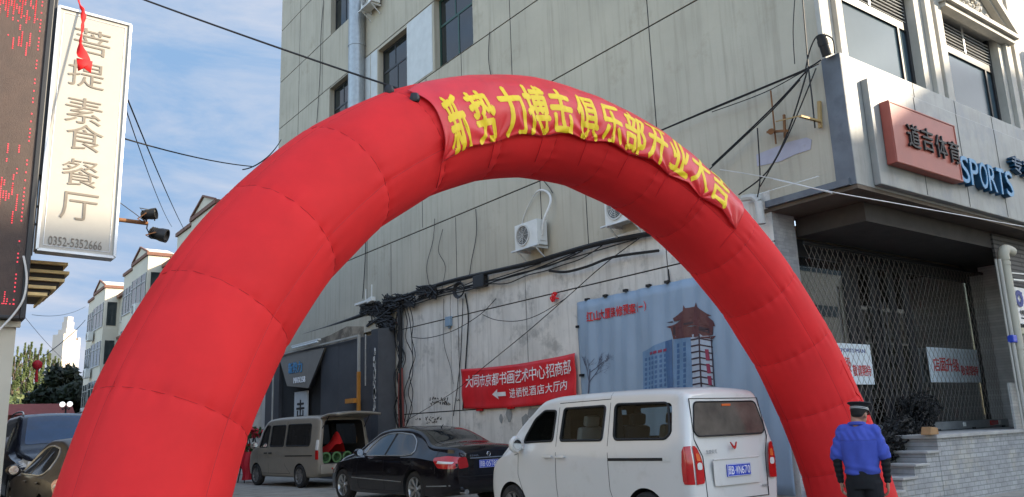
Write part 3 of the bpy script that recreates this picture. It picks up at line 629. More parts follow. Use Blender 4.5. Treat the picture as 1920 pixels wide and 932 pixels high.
# ---- cables of the wall
def wallpts(pp,X=11.5): return [onX(x,y,X) for x,y in pp]
def cable(name,pts,r,mat,label,cat='cable',group=None,n=5,sm=5):
    mb=MB(); mb.tube(smoothpts(pts,sm) if sm else pts,r,n); o=mb.build(name,mat,smooth=True); tag(o,label,cat,group); return o
trunk=[(525,648),(560,632),(620,612),(680,590),(720,572),(780,548),(850,526),(930,508),(1000,492),(1060,474),(1130,455),(1230,436)]
cable('wall_cable',wallpts(trunk,11.47),.055,'cable','thick black cable bundle running level across the wall under the air conditioners',n=7)
rr=random.Random(21)
SL=['slack black cable drooping lowest below the main bundle near the banner','slack cable sagging under the wall bundle beside the white air conditioner','thin cable looping along the bundle above the grey entrance','wavy cable hugging the bundle left of the coiled loop','loose cable bowing below the bundle toward the arch','faint cable strung along the bundle above the blue poster','dark cable clipped beneath the bundle at its left end']
for i in range(7):
    a=rr.uniform(0,.35) if i<5 else rr.uniform(.3,.5); b=rr.uniform(.55,1)
    def at_(t):
        k=t*(len(trunk)-1); j=min(int(k),len(trunk)-2); f=k-j; return (trunk[j][0]*(1-f)+trunk[j+1][0]*f,trunk[j][1]*(1-f)+trunk[j+1][1]*f)
    dro=rr.uniform(8,26); pp=[]
    for q in range(10):
        t=a+(b-a)*q/9; x,y=at_(t); w_=abs(math.sin(q/9*math.pi*rr.choice((1,2)))); pp.append((x,y+5+dro*w_*rr.uniform(.6,1)))
    cable('slack_cable',wallpts(pp,11.44+.01*i),rr.uniform(.012,.022),'cable',SL[i],group='slack cables along the wall bundle')
cable('slack_cable',wallpts([(1030,508),(1060,510),(1100,500),(1150,482),(1235,470)],11.42),.03,'cable','double thickness slack cable under the half hidden air conditioner',group='slack cables along the wall bundle')
# vertical cable bundle by the grey pier
bun=empty('hanging_cable_bundle',(11.4,21.0,5.1),label='tangle of black cables hanging down beside the dark grey pier',cat='cable bundle'); BI=Matrix.Translation(-bun.location)
mb=MB(); mb.tube(wallpts([(748,560),(750,600),(751,650),(750,700),(752,760),(752,800),(752,840)],11.46),[.08,.07,.06,.05,.05,.04,.04],7)
for i in range(9):
    x=752+rr.uniform(-18,20); pts=[(752+rr.uniform(-14,16),556)]+[(x+rr.uniform(-12,14)*(1-abs(k-2.5)/3.5),600+k*34) for k in range(6)]+[(752+rr.uniform(-6,8),820)]
    mb.tube(smoothpts(wallpts(pts,11.40+.012*i),5),rr.uniform(.008,.016),5)
o=mb.build('strands','cable',bun,smooth=True); o.matrix_parent_inverse=BI
mb=MB(); mb.tube(wallpts([(754,690),(755,740),(757,800)],11.38),.03,6); mb.tube(wallpts([(748,700),(747,760),(749,800)],11.38),.02,6); o=mb.build('red_strand','cable_red',bun,smooth=True); o.matrix_parent_inverse=BI
mb=MB()
for (x,y,n,s) in ((698,578,40,24),(735,562,34,20),(800,545,30,22),(722,605,40,18),(712,590,30,26),(760,560,20,20)):
    for i in range(n):
        a=(x+rr.uniform(-s,s),y+rr.uniform(-s*.55,s*.55)); b=(x+rr.uniform(-s,s),y+rr.uniform(-s*.55,s*.55)); c=(x+rr.uniform(-s,s),y+rr.uniform(-s*.5,s*.9))
        mb.tube(smoothpts([onX(*a,11.36+rr.random()*.16),onX(*c,11.34+rr.random()*.1),onX(*b,11.36+rr.random()*.16)],5),rr.uniform(.01,.028),5)
o=mb.build('knot','cable',bun,smooth=True); o.matrix_parent_inverse=BI
mb=MB(); c=onX(862,544,11.46)
for k in range(5): mb.tube([c+Vector((-.01*k,math.cos(t)*(.20+.015*k),math.sin(t)*(.16+.012*k))) for t in np.linspace(0,6.28,20)],.018,5)
tag(mb.build('cable_coil','cable',smooth=True),'coiled loop of black cable hung on the wall bundle','cable coil')
mb=MB(); c=onX(902,528,11.5); mb.box(-.1+c.x,c.x+.05,c.y-.24,c.y+.24,c.z-.16,c.z+.16); tag(mb.build('junction_box','black_metal',bevel=.02),'black splice box on the cable bundle right of the coil','junction box')
mb=MB(); c=onX(842,603,11.55); mb.box(c.x-.06,c.x+.035,c.y-.12,c.y+.12,c.z-.13,c.z+.13); mb.box(c.x-.02,c.x+.03,c.y-.05,c.y+.05,c.z-.18,c.z-.131); tag(mb.build('meter_box','box_blue',bevel=.015),'small pale blue box on the white wall under the coil','junction box')
# security camera with twin antennas at the knot
cam_=empty('antenna_bracket',tuple(onX(690,565,11.3)),label='white twin antenna camera bracket above the cable knot',cat='antenna'); CI=Matrix.Translation(-cam_.location)
c=onX(690,566,11.3); mb=MB(); mb.bar(c+Vector((-.05,.75,.0)),c+Vector((.0,-.15,.03)),.10,.08); mb.bar(c+Vector((0,-.05,0)),c+Vector((0,-.35,.05)),.16,.14); mb.bar(c+Vector((.25,0,-.05)),c,.04); o=mb.build('camera_body','ac_white',cam_,bevel=.02); o.matrix_parent_inverse=CI
mb=MB(); mb.cyl(c+Vector((0,-.25,.05)),c+Vector((0,-.25,.5)),.02,n=8); mb.cyl(c+Vector((0,.15,.05)),c+Vector((0,.15,.42)),.02,n=8); o=mb.build('antenna_rod','ac_white',cam_,smooth=True); o.matrix_parent_inverse=CI
# thin drop wires down the panels and the white wall
DW=[('drop wire straight down the panel seam left of the drainpipe foot',[(686,440),(684,500),(680,560)],.014),('drop wire with a kink under the arch left of centre',[(815,410),(812,450),(800,500),(806,540)],.008),('wavy drop wire below the arch inner edge',[(892,392),(893,440),(884,490),(880,520)],.010),('forked thin drop wire above the coil',[(830,430),(822,470),(835,500),(828,545)],.007),('long drop wire from the bundle to the red banner top',[(872,550),(878,590),(876,640),(872,700),(868,768)],.018),('second long drop wire ending at the banner corner',[(868,560),(866,620),(862,690),(850,780)],.011),('hairline drop wire crossing the white wall beside the blue box',[(832,560),(832,640),(845,690),(850,720)],.006),('drop wire straight through the white wall centre',[(858,560),(860,640),(862,720),(862,800)],.008),('drop wire on the upper wall below the right window',[(918,60),(916,110),(922,150)],.010),('curly drop wire left of the drainpipe window',[(607,0),(602,60),(600,140),(594,230)],.012),('short drop wire hanging beside the white air conditioner hose',[(1020,340),(1030,352),(1036,362)],.01),('drop wire sliding behind the poster top',[(1253,505),(1255,520),(1257,540)],.012)]
for lab,pp,r in DW: cable('drop_wire',wallpts(pp,11.55),r,'cable',lab,group='thin drop wires on the wall')
DG=[('long thin line slanting from the banner up to the arch',[(905,690),(985,625),(1060,560),(1140,490),(1230,425)],.010),('second slanting line from the coiled bundle to the arch tube',[(760,790),(850,735),(905,690)],.008),('drooping line across the white wall above the banner',[(770,632),(800,634),(850,620),(900,590),(930,560)],.010),('flat line sagging from the bundle toward the poster',[(905,590),(930,600),(970,602),(1010,590),(1060,560)],.009)]
for lab,pp,r in DG: cable('slanting_line',wallpts(pp,11.35),r,'cable',lab,group='slanting lines across the wall')
mb=MB(); c=onX(1040,558,11.5)
for k in range(4): mb.tube(smoothpts([c+Vector((0,rr.uniform(-.15,.15),rr.uniform(-.1,.12))) for _ in range(4)],4),.016,5)
tag(mb.build('red_cloth_knot','red_cloth',smooth=True),'small red cloth knot tied to the line above the poster','cloth')
# corner wires to the transformer on the shop corner
CWp=[('upper corner wire running flat from the shop corner to the left',[(1540,112),(1510,130),(1420,168),(1335,203),(1240,244)],.013),('second corner wire just under the upper one',[(1535,120),(1500,138),(1430,175),(1335,210)],.009),('heavy corner wire slanting down behind the arch',[(1515,130),(1470,180),(1420,230),(1335,310)],.015),('lower slanting corner wire next to the heavy one',[(1500,150),(1450,205),(1390,262),(1330,318)],.012),('corner wire dropping to the arch beside the purple patch',[(1515,128),(1480,240),(1440,320),(1385,365)],.014),('thin corner wire past the rusty brackets',[(1530,128),(1505,190),(1470,270),(1425,350)],.011),('corner wire curling up to the black transformer',[(1510,132),(1520,90),(1535,66),(1560,72),(1565,100)],.012),('vertical corner wire at the wall edge',[(1505,0),(1510,60),(1516,130),(1522,180),(1528,240)],.013),('hairline wire down the panel left of the corner',[(1490,0),(1487,60),(1490,120)],.008),('wire from the brackets down to the pipe elbow',[(1420,240),(1425,330),(1420,370)],.012),('pale cord stretched from the arch top end to the canopy',[(1350,318),(1450,335),(1560,362)],.009)]
for i,(lab,pp,r) in enumerate(CWp): cable('corner_wire',wallpts(pp,11.34 if i<10 else 11.2),r,'cable' if i<10 else 'cable_grey',lab,group='wires at the shop corner')
cable('string_line',[onX(1450,336,11.1),onY(1560,360,6.15),onY(1700,385,6.15),onY(1920,425,6.15)],.008,'cable_white','white cord strung under the canopy edge')
mb=MB(); mb.cyl(onY(1540,66,6.65),onY(1552,104,6.65),.085,n=14); mb.cyl(onY(1543,75,6.65),onY(1546,85,6.65),.095,n=14); tag(mb.build('cable_joint','black_metal',smooth=True,angle=30),'black cable joint canister on the white shop corner above the canopy','cable joint')
br_=empty('rusty_bracket',tuple(onX(1480,225,11.4)),label='rusty steel wire bracket sticking out of the wall near the shop corner',cat='bracket'); I=Matrix.Translation(-br_.location)
mb=MB(); c=onX(1538,228,11.5); mb.bar(c,onX(1500,218,10.9),.05,.03); mb.bar(onX(1536,190,11.53),onX(1538,240,11.53),.05); mb.bar(onX(1455,228,11.5),onX(1505,216,11.0),.018); o=mb.build('bracket_arm','old_brass',br_); o.matrix_parent_inverse=I
mb=MB(); mb.bar(onX(1470,215,11.5),onX(1472,258,11.5),.035); mb.bar(onX(1440,248,11.5),onX(1475,245,11.3),.06,.04); mb.cyl(onX(1447,246,11.45),onX(1445,247,11.25),.05,n=12); mb.bar(onX(1445,170,11.5),onX(1455,270,11.5),.02); o=mb.build('rusty_stub','rust',br_); o.matrix_parent_inverse=I
pm('faded_purple',(.37,.355,.41),.8,var=.1,dirt=(.32,.3,.27,.9),dpos=.5)
mb=MB(); P=[onX(x,y,11.583) for x,y in ((1418,290),(1480,266),(1512,258),(1522,262),(1520,280),(1490,290),(1465,302),(1440,308),(1420,312))]; mb.prism(P,(-.004,0,0)); tag(mb.build('torn_notice','faded_purple'),'torn faded purple notice pasted on the wall by the canopy','notice')
mb=MB(); mb.tube(smoothpts([onX(1393,372,11.45),onX(1412,370,11.4),onX(1422,378,11.4)],4),.06,8); mb.cyl(onX(1422,378,11.4),onX(1428,420,11.4),.07,n=10); tag(mb.build('conduit_elbow','cable_grey',smooth=True),'grey conduit elbow just right of the arch below the canopy','pipe')
# ---- red arrow banner
ab=empty('direction_banner',(11.5,15.5,2.0),label='red wall banner with white characters and a white arrow, over the black sedan',cat='banner'); I=Matrix.Translation(-ab.location)
def abp(y,z,dx=0): 
    f=(17.72-y)/4.45
    return Vector((11.53-.02*math.sin(y*4+z*2)-.015*math.sin(z*9+y)+dx,y,z-.035*math.sin(f*math.pi)-.05*f*(1-f)*2))
yl,yr,zb,zt=17.72,13.27,2.03,3.02
mb=MB(); mb.grid(lambda a,b:abp(yl+(yr-yl)*a,zb+(zt-zb)*b),60,14); o=mb.build('cloth','banner_red',ab,smooth=True,fix=False); o.matrix_parent_inverse=I; o.modifiers.new('s','SOLIDIFY').thickness=.006
def flatset(mb0,fn):
    mb0.v=[tuple(fn(*p)) for p in mb0.v]; return mb0
mb=MB()
put_chars(mb,'大同市京都书画艺术中心招商部',(0,0,0),(1,0,0),(0,1,0),.297,.275,.30,depth=.001,bold=.004)
flatset(mb,lambda x,y,z:abp(yl-.18-x,zb+.52+.06*x/4+y,-.012-z))
mc=MB(); put_chars(mc,'进栖悦酒店大厅内',(0,0,0),(1,0,0),(0,1,0),.272,.24,.215,depth=.001,bold=.004)
flatset(mc,lambda x,y,z:abp(yl-2.0-x,zb+.22+.03*x/2+y,-.012-z)); mb.add(mc.v,mc.f)
ar=[(0,.1),(.22,.22),(.2,.145),(.5,.145),(.5,.05),(.2,.05),(.22,-.02)]; mb.add([abp(yl-1.36-x,zb+.23+y,-.012) for x,y in ar],[tuple(range(7))])
o=mb.build('lettering','white_ink',ab,fix=False); o.matrix_parent_inverse=I
for y in (14.0,15.6,16.9): mb=MB(); mb.box(11.49,11.57,y-.05,y+.15,zb-.09,zb-.045); o=mb.build('clip','lamp_red',ab); o.matrix_parent_inverse=I
# ---- blue poster with a tower block
po=empty('renovation_poster',(11.5,10.5,1.0),label='large blue wall poster with a pagoda topped hotel, behind the white van',cat='poster'); I=Matrix.Translation(-po.location)
def pp_(y,z,dx=0):
    return Vector((11.52-.024*math.sin(y*7+.6*math.sin(z*3))*(.4+.6*abs(math.sin(y*1.3)))-.014*math.sin(y*17+z*1.5)-.02*math.exp(-((y-9.3-.15*(z-2))/.12)**2)-.016*math.exp(-((y-12.75)/.1)**2)+dx,y,z))
mb=MB(); mb.grid(lambda a,b:pp_(13.14-5.0*a,.3+(4.085-.3)*b),110,20); o=mb.build('sheet','poster_sky',po,smooth=True,fix=False); o.matrix_parent_inverse=I; o.modifiers.new('s','SOLIDIFY').thickness=.006
def pprint(name,mat,polys,dx):
    mb=MB()
    for P in polys:
        q=[onX(x,y,11.52) for x,y in P]; bmq=bmesh.new(); f=bmq.faces.new([bmq.verts.new((p.y,p.z,0)) for p in q]); bmesh.ops.triangulate(bmq,faces=[f])
        for _ in range(3): bmesh.ops.subdivide_edges(bmq,edges=[e for e in bmq.edges if e.calc_length()>.12],cuts=1); bmesh.ops.triangulate(bmq,faces=bmq.faces)
        bmq.verts.index_update(); mb.add([pp_(v.co.x,v.co.y,-dx) for v in bmq.verts],[tuple(v.index for v in f.verts) for f in bmq.faces]); bmq.free()
    o=mb.build(name,mat,po,fix=False); o.matrix_parent_inverse=I
BL_=[[(1205,660),(1245,640),(1258,640),(1262,728),(1206,730)],[(1262,632),(1296,622),(1300,726),(1262,728)]]
pprint('printed_block','poster_blue2',BL_,.008)
win=[]
for i in range(7):
    for j in range(8):
        x=1209+i*7.3; y=672+j*9.2-i*1.6; win.append([(x,y),(x+4,y-.9),(x+4,y+4.6),(x,y+5.5)])
for i in range(2):
    for j in range(9): x=1268+i*15; y=645+j*10-i*3; win.append([(x,y),(x+5,y-1),(x+5,y+6),(x,y+7)])
win.append([(1247,640),(1260,636),(1262,728),(1252,728)])
pprint('printed_windows','poster_blue',win,.012)
pprint('printed_tower','poster_pale',[[(1296,628),(1312,625),(1334,632),(1341,724),(1300,727)]],.010)
grid_=[]
for j in range(8): y=636+j*12; grid_+= [[(1296+j*.5,y),(1313+j*.4,y-3),(1337,y+2),(1337,y+4.5),(1313+j*.4,y),(1296+j*.5,y+3)]]
grid_+=[[(1311,626),(1313.5,626),(1318,726),(1315.5,726)],[(1332,632),(1334,632),(1341,724),(1338.5,724)]]
pprint('printed_floors','poster_dark',grid_,.014)
pprint('printed_red_sign','poster_red',[[(1322,655),(1328,655),(1331,676),(1324,676)],[(1324,682),(1330,682),(1333,700),(1326,700)],[(1326,705),(1333,705),(1335,722),(1328,722)]]+[[(1220+k*8,661-k*2),(1226+k*8,659-k*2),(1226+k*8,664-k*2),(1220+k*8,666-k*2)] for k in range(4)],.016)
pg=[[(1248,613),(1262,610),(1285,597),(1318,588),(1340,602),(1344,612),(1330,612),(1296,610),(1272,620)],[(1262,597),(1283,583),(1284,572),(1287,578),(1302,575),(1305,567),(1308,576),(1325,588),(1336,592),(1320,594),(1300,594),(1280,600),(1264,603)],[(1258,616),(1340,608),(1338,628),(1300,632),(1262,636)],[(1300,632),(1345,630),(1338,636),(1318,634)]]
pprint('printed_pagoda','poster_brown',pg,.012)
pprint('printed_eaves','poster_dark',[[(1249,605),(1262,602),(1262,605)],[(1312,612),(1330,616),(1330,625),(1312,620)],[(1262,612),(1266,612),(1266,628),(1262,628)],[(1285,606),(1300,603),(1300,607),(1285,610)]],.015)
tr=[]
def br__(x,y,a,l,w,d):
    x2=x+l*math.sin(a); y2=y-l*math.cos(a); tr.append([(x-w,y),(x+w,y),(x2+w*.6,y2),(x2-w*.6,y2)])
    if d: 
        for k in range(3): f=rr.uniform(.4,1); br__(x+(x2-x)*f,y+(y2-y)*f,a+rr.uniform(-.8,.8),l*.6,w*.62,d-1)
br__(1106,740,.08,48,1.6,4); pprint('printed_tree','poster_tree',tr,.011)
mb=MB(); put_chars(mb,'红山大厦装修预案',(0,0,0),(1,0,0),(0,1,0),.175,.16,.20,depth=.001,bold=.03); put_text(mb,'(',(1.43,0,0),(1,0,0),(0,1,0),.05,.2,depth=.001); put_text(mb,'一',(1.51,.085,0),(1,0,0),(0,1,0),.12,.03,depth=.001); put_text(mb,')',(1.66,0,0),(1,0,0),(0,1,0),.05,.2,depth=.001)
flatset(mb,lambda x,y,z:pp_(12.78-x,3.63+y,-.016-z)); o=mb.build('lettering','red_ink',po,fix=False); o.matrix_parent_inverse=I
for x,y in ((1100,562),(1134,555),(1172,545),(1215,536),(1250,529),(1083,613),(1090,704)): mb=MB(); c=onX(x,y,11.5); mb.box(c.x-.02,c.x+.05,c.y-.05,c.y+.05,c.z-.02,c.z+.03); o=mb.build('clip','black_metal',po); o.matrix_parent_inverse=I
# ---- scribbles on the white wall
for (x0,y0,n,s) in ((808,748,16,1.0),(830,757,5,.8),(800,785,14,.9),(855,750,3,.7),(780,786,4,.6)):
    mb=MB()
    for i in range(n):
        x=x0+(i%8)*4.2*s; y=y0+(i//8)*7*s; q=[(x+rr.uniform(-2,3)*s,y+rr.uniform(-4,4)*s) for _ in range(4)]; mb.tube([onX(*a,11.586) for a in q],.011*s,4)
    BP(mb,'graffiti','black_ink')
rs=random.Random(77); pm('wall_smudge',(.26,.26,.25),.9,var=.2,vs=8)
for (x,y,w,h) in ((955,792,.16,.2),(985,805,.2,.22),(1000,790,.25,.2),(940,800,.1,.12)):
    mb=MB(); c=onX(x,y-15,11.586); P=[(11.584,c.y+math.cos(t)*w*rs.uniform(.6,1),c.z+math.sin(t)*h*rs.uniform(.6,1)) for t in np.linspace(0,6.28,11)[:-1]]; mb.prism(P,(-.003,0,0)); BP(mb,'paint_smudge','wall_smudge')
# unseen dark brick terrace added along the left side for the parked cars to mirror
bt=empty('unseen_terrace',(.9,19.1,0),label='unseen dark brick terrace added behind the stone house for dark reflections in the cars',cat='building'); I=Matrix.Translation(-bt.location)
pm('dark_brick',(.06,.05,.045),.8,var=.2); mb=MB(); mb.box(-9,.85,19.1,62,0,9.5); o=mb.build('wall','dark_brick',bt); o.matrix_parent_inverse=I
for k in range(9):
    for z in (1.2,4.4,7.2): mb=MB(); mb.box(.851,.88,21+k*4.4,22.6+k*4.4,z,z+1.6); o=mb.build('window','apt_glass',bt); o.matrix_parent_inverse=I
# ================================================================= vehicles
def pchip(x,y,q):
    x=np.asarray(x,float);y=np.asarray(y,float);h=np.diff(x);d=np.diff(y)/h;m=np.zeros(len(x))
    m[0],m[-1]=d[0],d[-1]
    for i in range(1,len(x)-1):
        if d[i-1]*d[i]>0: w1=2*h[i]+h[i-1];w2=h[i]+2*h[i-1]; m[i]=(w1+w2)/(w1/d[i-1]+w2/d[i])
    i=np.clip(np.searchsorted(x,q)-1,0,len(x)-2); t=(q-x[i])/h[i]
    return y[i]*(1+2*t)*(1-t)**2+m[i]*h[i]*t*(1-t)**2+y[i+1]*t*t*(3-2*t)+m[i+1]*h[i]*t*t*(t-1)
class Car:
    """lofted car body; x forward from the rear axle, y left, z up.  keys: x, zb, zt, zbelt, ws, wb, wr"""
    def __init__(s,keys,rt=.10,rb=.07,cr=.03,bulge=.015,lean=0,rend=.08,fend=.10):
        s.K=np.array(keys,float); s.rt,s.rb,s.cr,s.bulge,s.lean,s.rend,s.fend=rt,rb,cr,bulge,lean,rend,fend
        s.x0,s.x1=s.K[0,0],s.K[-1,0]
    def k(s,x):
        x=min(max(x,s.x0),s.x1); return [float(pchip(s.K[:,0],s.K[:,i],x)) for i in range(1,7)]
    def T(s,p):
        x,y,z=p; w_=max(0,min(1,1-(x-s.x0)/.7)); return Vector((x+s.lean*max(0,z-.95)*w_,y,z))
    def ring(s,x):
        zb,zt,zbe,ws,wb,wr=s.k(x); rt=s.rt; rb=s.rb; zbe=min(zbe,zt-rt-.03)
        P=[(0,zb),(ws*.5,zb),(ws-rb,zb)]
        for a in (30,60,90): a=math.radians(a); P.append((ws-rb+rb*math.sin(a),zb+rb-rb*math.cos(a)))
        for f in (.17,.33,.5,.67,.83,1): P.append((ws+(wb-ws)*f+s.bulge*math.sin(math.pi*f),zb+rb+(zbe-zb-rb)*f))
        for f in (.25,.5,.75,1): P.append((wb+(wr-wb)*f,zbe+(zt-rt-zbe)*f))
        for a in (22,45,67,90): a=math.radians(a); P.append((wr-rt+rt*math.cos(a),zt-rt+rt*math.sin(a)))
        for f in (.66,.33,0): P.append(((wr-rt)*f,zt+s.cr*(1-f*f)))
        return P
    def hw(s,x,z):
        P=s.ring(x)[3:20]; y=float(np.interp(z,[p[1] for p in P],[p[0] for p in P]))
        # rounded ends
        for e,R,sg in ((s.x0,s.rend,1),(s.x1,s.fend,-1)):
            d=(x-e)*sg
            if d<R: c=max(0,1-(R-d)/R); y-=R*(1-math.sqrt(max(0,1-(1-c)**2)))
        return y
    def body(s,n=70,extra=()):
        xs=sorted(set(list(np.linspace(s.x0+s.rend,s.x1-s.fend,n))+[x for x in s.K[1:-1,0] if s.x0+s.rend<x<s.x1-s.fend]+list(extra)))
        rings=[]
        def inset(P,d):
            zc=(P[0][1]+P[-1][1])/2; hh=(P[-1][1]-P[0][1])/2; w_=max(p[0] for p in P)
            return [(max(0,p[0]-d*p[0]/w_),p[1]-d*(p[1]-zc)/hh*.6) for p in P]
        for j in range(5):
            a=math.radians(90-j*18); rings.append((s.x0+s.rend*(1-math.sin(a)),inset(s.ring(s.x0+s.rend*(1-math.sin(a))),s.rend*(1-math.cos(a)))))
        for x in xs: rings.append((x,s.ring(x)))
        for j in range(1,6):
            a=math.radians(j*18); rings.append((s.x1-s.fend*(1-math.sin(a)),inset(s.ring(s.x1-s.fend*(1-math.sin(a))),s.fend*(1-math.cos(a)))))
        mb=MB(); vs=[]; m=len(rings[0][1]); n2=2*m-2
        for x,P in rings:
            full=P+[(-y,z) for y,z in P[-2:0:-1]]
            vs+= [s.T((x,y,z)) for y,z in full]
        fs=[(i*n2+k,i*n2+(k+1)%n2,(i+1)*n2+(k+1)%n2,(i+1)*n2+k) for i in range(len(rings)-1) for k in range(n2)]
        fs.append(tuple(range(n2))); fs.append(tuple((len(rings)-1)*n2+k for k in range(n2)))
        mb.add(vs,fs); return mb
    def _sub(s,poly,step):
        bm=bmesh.new(); bm.faces.new([bm.verts.new((a,b,0)) for a,b in poly]); bmesh.ops.triangulate(bm,faces=bm.faces)
        for _ in range(4):
            E=[e for e in bm.edges if e.calc_length()>step]
            if not E: break
            bmesh.ops.subdivide_edges(bm,edges=E,cuts=1); bmesh.ops.triangulate(bm,faces=[f for f in bm.faces if len(f.verts)>3])
        bm.verts.index_update(); r=[(v.co.x,v.co.y) for v in bm.verts],[tuple(v.index for v in f.verts) for f in bm.faces]; bm.free(); return r
    def side(s,mb,poly,sd=1,off=.004,step=.12):
        P,Fc=s._sub(poly,step); return mb.add([s.T((x,sd*(s.hw(x,z)+off),z)) for x,z in P],Fc)
    def top(s,mb,poly,off=.004,step=.12):
        def tz(x,y):
            zb,zt,zbe,ws,wb,wr=s.k(x); return zt+s.cr*(1-min(1,abs(y)/(wr-s.rt))**2)
        P,Fc=s._sub(poly,step); return mb.add([s.T((x,y,tz(x,y)+off)) for x,y in P],Fc)
    def rear(s,mb,poly,off=.004,step=.3):
        P,Fc=s._sub(poly,step); return mb.add([s.T((s.x0-off,y,z)) for y,z in P],Fc)
    def line(s,mb,pts,sd=1,w=.009,off=.0015):
        pts=[p for i in range(len(pts)-1) for p in [(pts[i][0]+(pts[i+1][0]-pts[i][0])*t/5,pts[i][1]+(pts[i+1][1]-pts[i][1])*t/5) for t in range(5)]]+[pts[-1]]
        vs=[]
        for i,(x,z) in enumerate(pts):
            a=pts[max(0,i-1)];b=pts[min(len(pts)-1,i+1)]; dx,dz=b[0]-a[0],b[1]-a[1]; l=math.hypot(dx,dz) or 1; nx,nz=-dz/l*w/2,dx/l*w/2
            for q in (1,-1): vs.append(s.T((x+nx*q,sd*(s.hw(x+nx*q,z+nz*q)+off),z+nz*q)))
        return mb.add(vs,[(2*i,2*i+1,2*i+3,2*i+2) for i in range(len(pts)-1)])
def rnd(poly,r=.06,n=4):
    out=[]; m=len(poly)
    for i in range(m):
        p=np.array(poly[i],float);a=np.array(poly[i-1],float);b=np.array(poly[(i+1)%m],float)
        u=(a-p);lu=np.linalg.norm(u);v=(b-p);lv=np.linalg.norm(v);rr_=min(r,lu*.45,lv*.45); A=p+u/lu*rr_;B=p+v/lv*rr_
        for k in range(n+1): t=k/n; out.append(tuple((1-t)**2*A+2*t*(1-t)*p+t*t*B))
    return out
def boolean(o,cutters):
    for c in cutters:
        m=o.modifiers.new('b','BOOLEAN'); m.operation='DIFFERENCE'; m.solver='EXACT'; m.object=c; m.material_mode='TRANSFER'
    dg=bpy.context.evaluated_depsgraph_get(); me=bpy.data.meshes.new_from_object(o.evaluated_get(dg)); old=o.data; o.modifiers.clear(); o.data=me; me.name=o.name
    bpy.data.meshes.remove(old)
    for c in cutters: bpy.data.objects.remove(c)
    bm=bmesh.new(); bm.from_mesh(me); bmesh.ops.remove_doubles(bm,verts=bm.verts,dist=.0004); bm.to_mesh(me); bm.free()
    me.shade_smooth(); me.set_sharp_from_angle(angle=math.radians(32))
def cutbox(pts,d,mat):
    mb=MB(); mb.prism(pts,d); return mb.build('cutter',mat)
def wheel(par,x,y,r,sd,w=.2,style=7,rimmat='rim',z=None):
    z=r if z is None else z; c=Vector((x,y*sd,z)); ax=Vector((0,sd,0)); mb=MB(); h=w/2; ri=r*.66
    mb.lathe([(ri,-h),(r-.03,-h),(r-.008,-h+.02),(r,-h*.6),(r,h*.6),(r-.008,h-.02),(r-.03,h),(ri+.01,h-.005),(ri,h-.02)],c,ax,n=40,closed=True)
    t=mb.build('wheel','tyre',par,smooth=True,angle=35)
    mb=MB(); mb.lathe([(ri-.03,-h+.02),(ri-.02,h-.04),(ri-.005,h-.012),(ri+.004,h-.008),(ri+.004,h-.02)],c,ax,n=40); mb.lathe([(.001,h-.03),(.05,h-.032),(.06,h-.05),(.065,h-.09)],c,ax,n=20)
    u=Vector((1,0,0)); v=Vector((0,0,1))
    for k in range(style):
        a=2*math.pi*k/style+.2
        for dd in ((-.1,.1) if style<9 else (0,)):
            d0=u*math.cos(a)+v*math.sin(a); d1=u*math.cos(a+dd)+v*math.sin(a+dd); mb.bar(c+ax*(h-.05)+d0*.05,c+ax*(h-.025)+d1*(ri-.012),.035 if style<9 else .05,.02,up=ax)
    mb.build('rim',rimmat,t,smooth=True,angle=35)
    mb=MB(); mb.lathe([(.001,-h+.03),(ri-.01,-h+.03)],c,ax,n=24); mb.build('brake_backing','rubber',t)
def arches(mats,xs,r,hw_,z):
    out=[]
    for x in xs:
        for sd in (1,-1):
            mb=MB(); mb.cyl((x,sd*(hw_-.26),z),(x,sd*(hw_+.3),z),r,n=40); out.append(mb.build('cutter','rubber'))
    return out
def plate(par,c,right,up,txt,w=.44,h=.14):
    c=V3(c);right=V3(right);up=V3(up);n=right.cross(up)
    mb=MB(); mb.obox(c,(right,up,n),(w,h,.012)); p=mb.build('number_plate','plate_blue',par,bevel=.004)
    mb=MB(); o=c-right*(w*.46)-up*(h*.33)+n*.0065
    put_text(mb,txt[0],o,right,up,.055,h*.66,depth=.002); put_text(mb,txt[1],o+right*.062,right,up,.045,h*.66,depth=.002); put_text(mb,'·',o+right*.118+up*h*.28,right,up,.012,.012,depth=.002)
    for i,ch in enumerate(txt[2:]): put_text(mb,ch,o+right*(.14+.054*i),right,up,.045 if ch not in '1I' else .015,h*.66,depth=.002)
    for a,b,cx,cy in ((w*.97,.004,0,h*.46),(w*.97,.004,0,-h*.46),(.004,h*.9,w*.482,0),(.004,h*.9,-w*.482,0)): mb.obox(c+right*cx+up*cy+n*.007,(right,up,n),(a,b,.002))
    mb.build('plate_lettering','white_ink',p)
def place(o,X,Y,th,s=1,z=.12):
    o.location=(X,Y,z); o.rotation_euler.z=math.pi/2-th; o.scale=(s,s,s)    # th measured from +Y towards +X
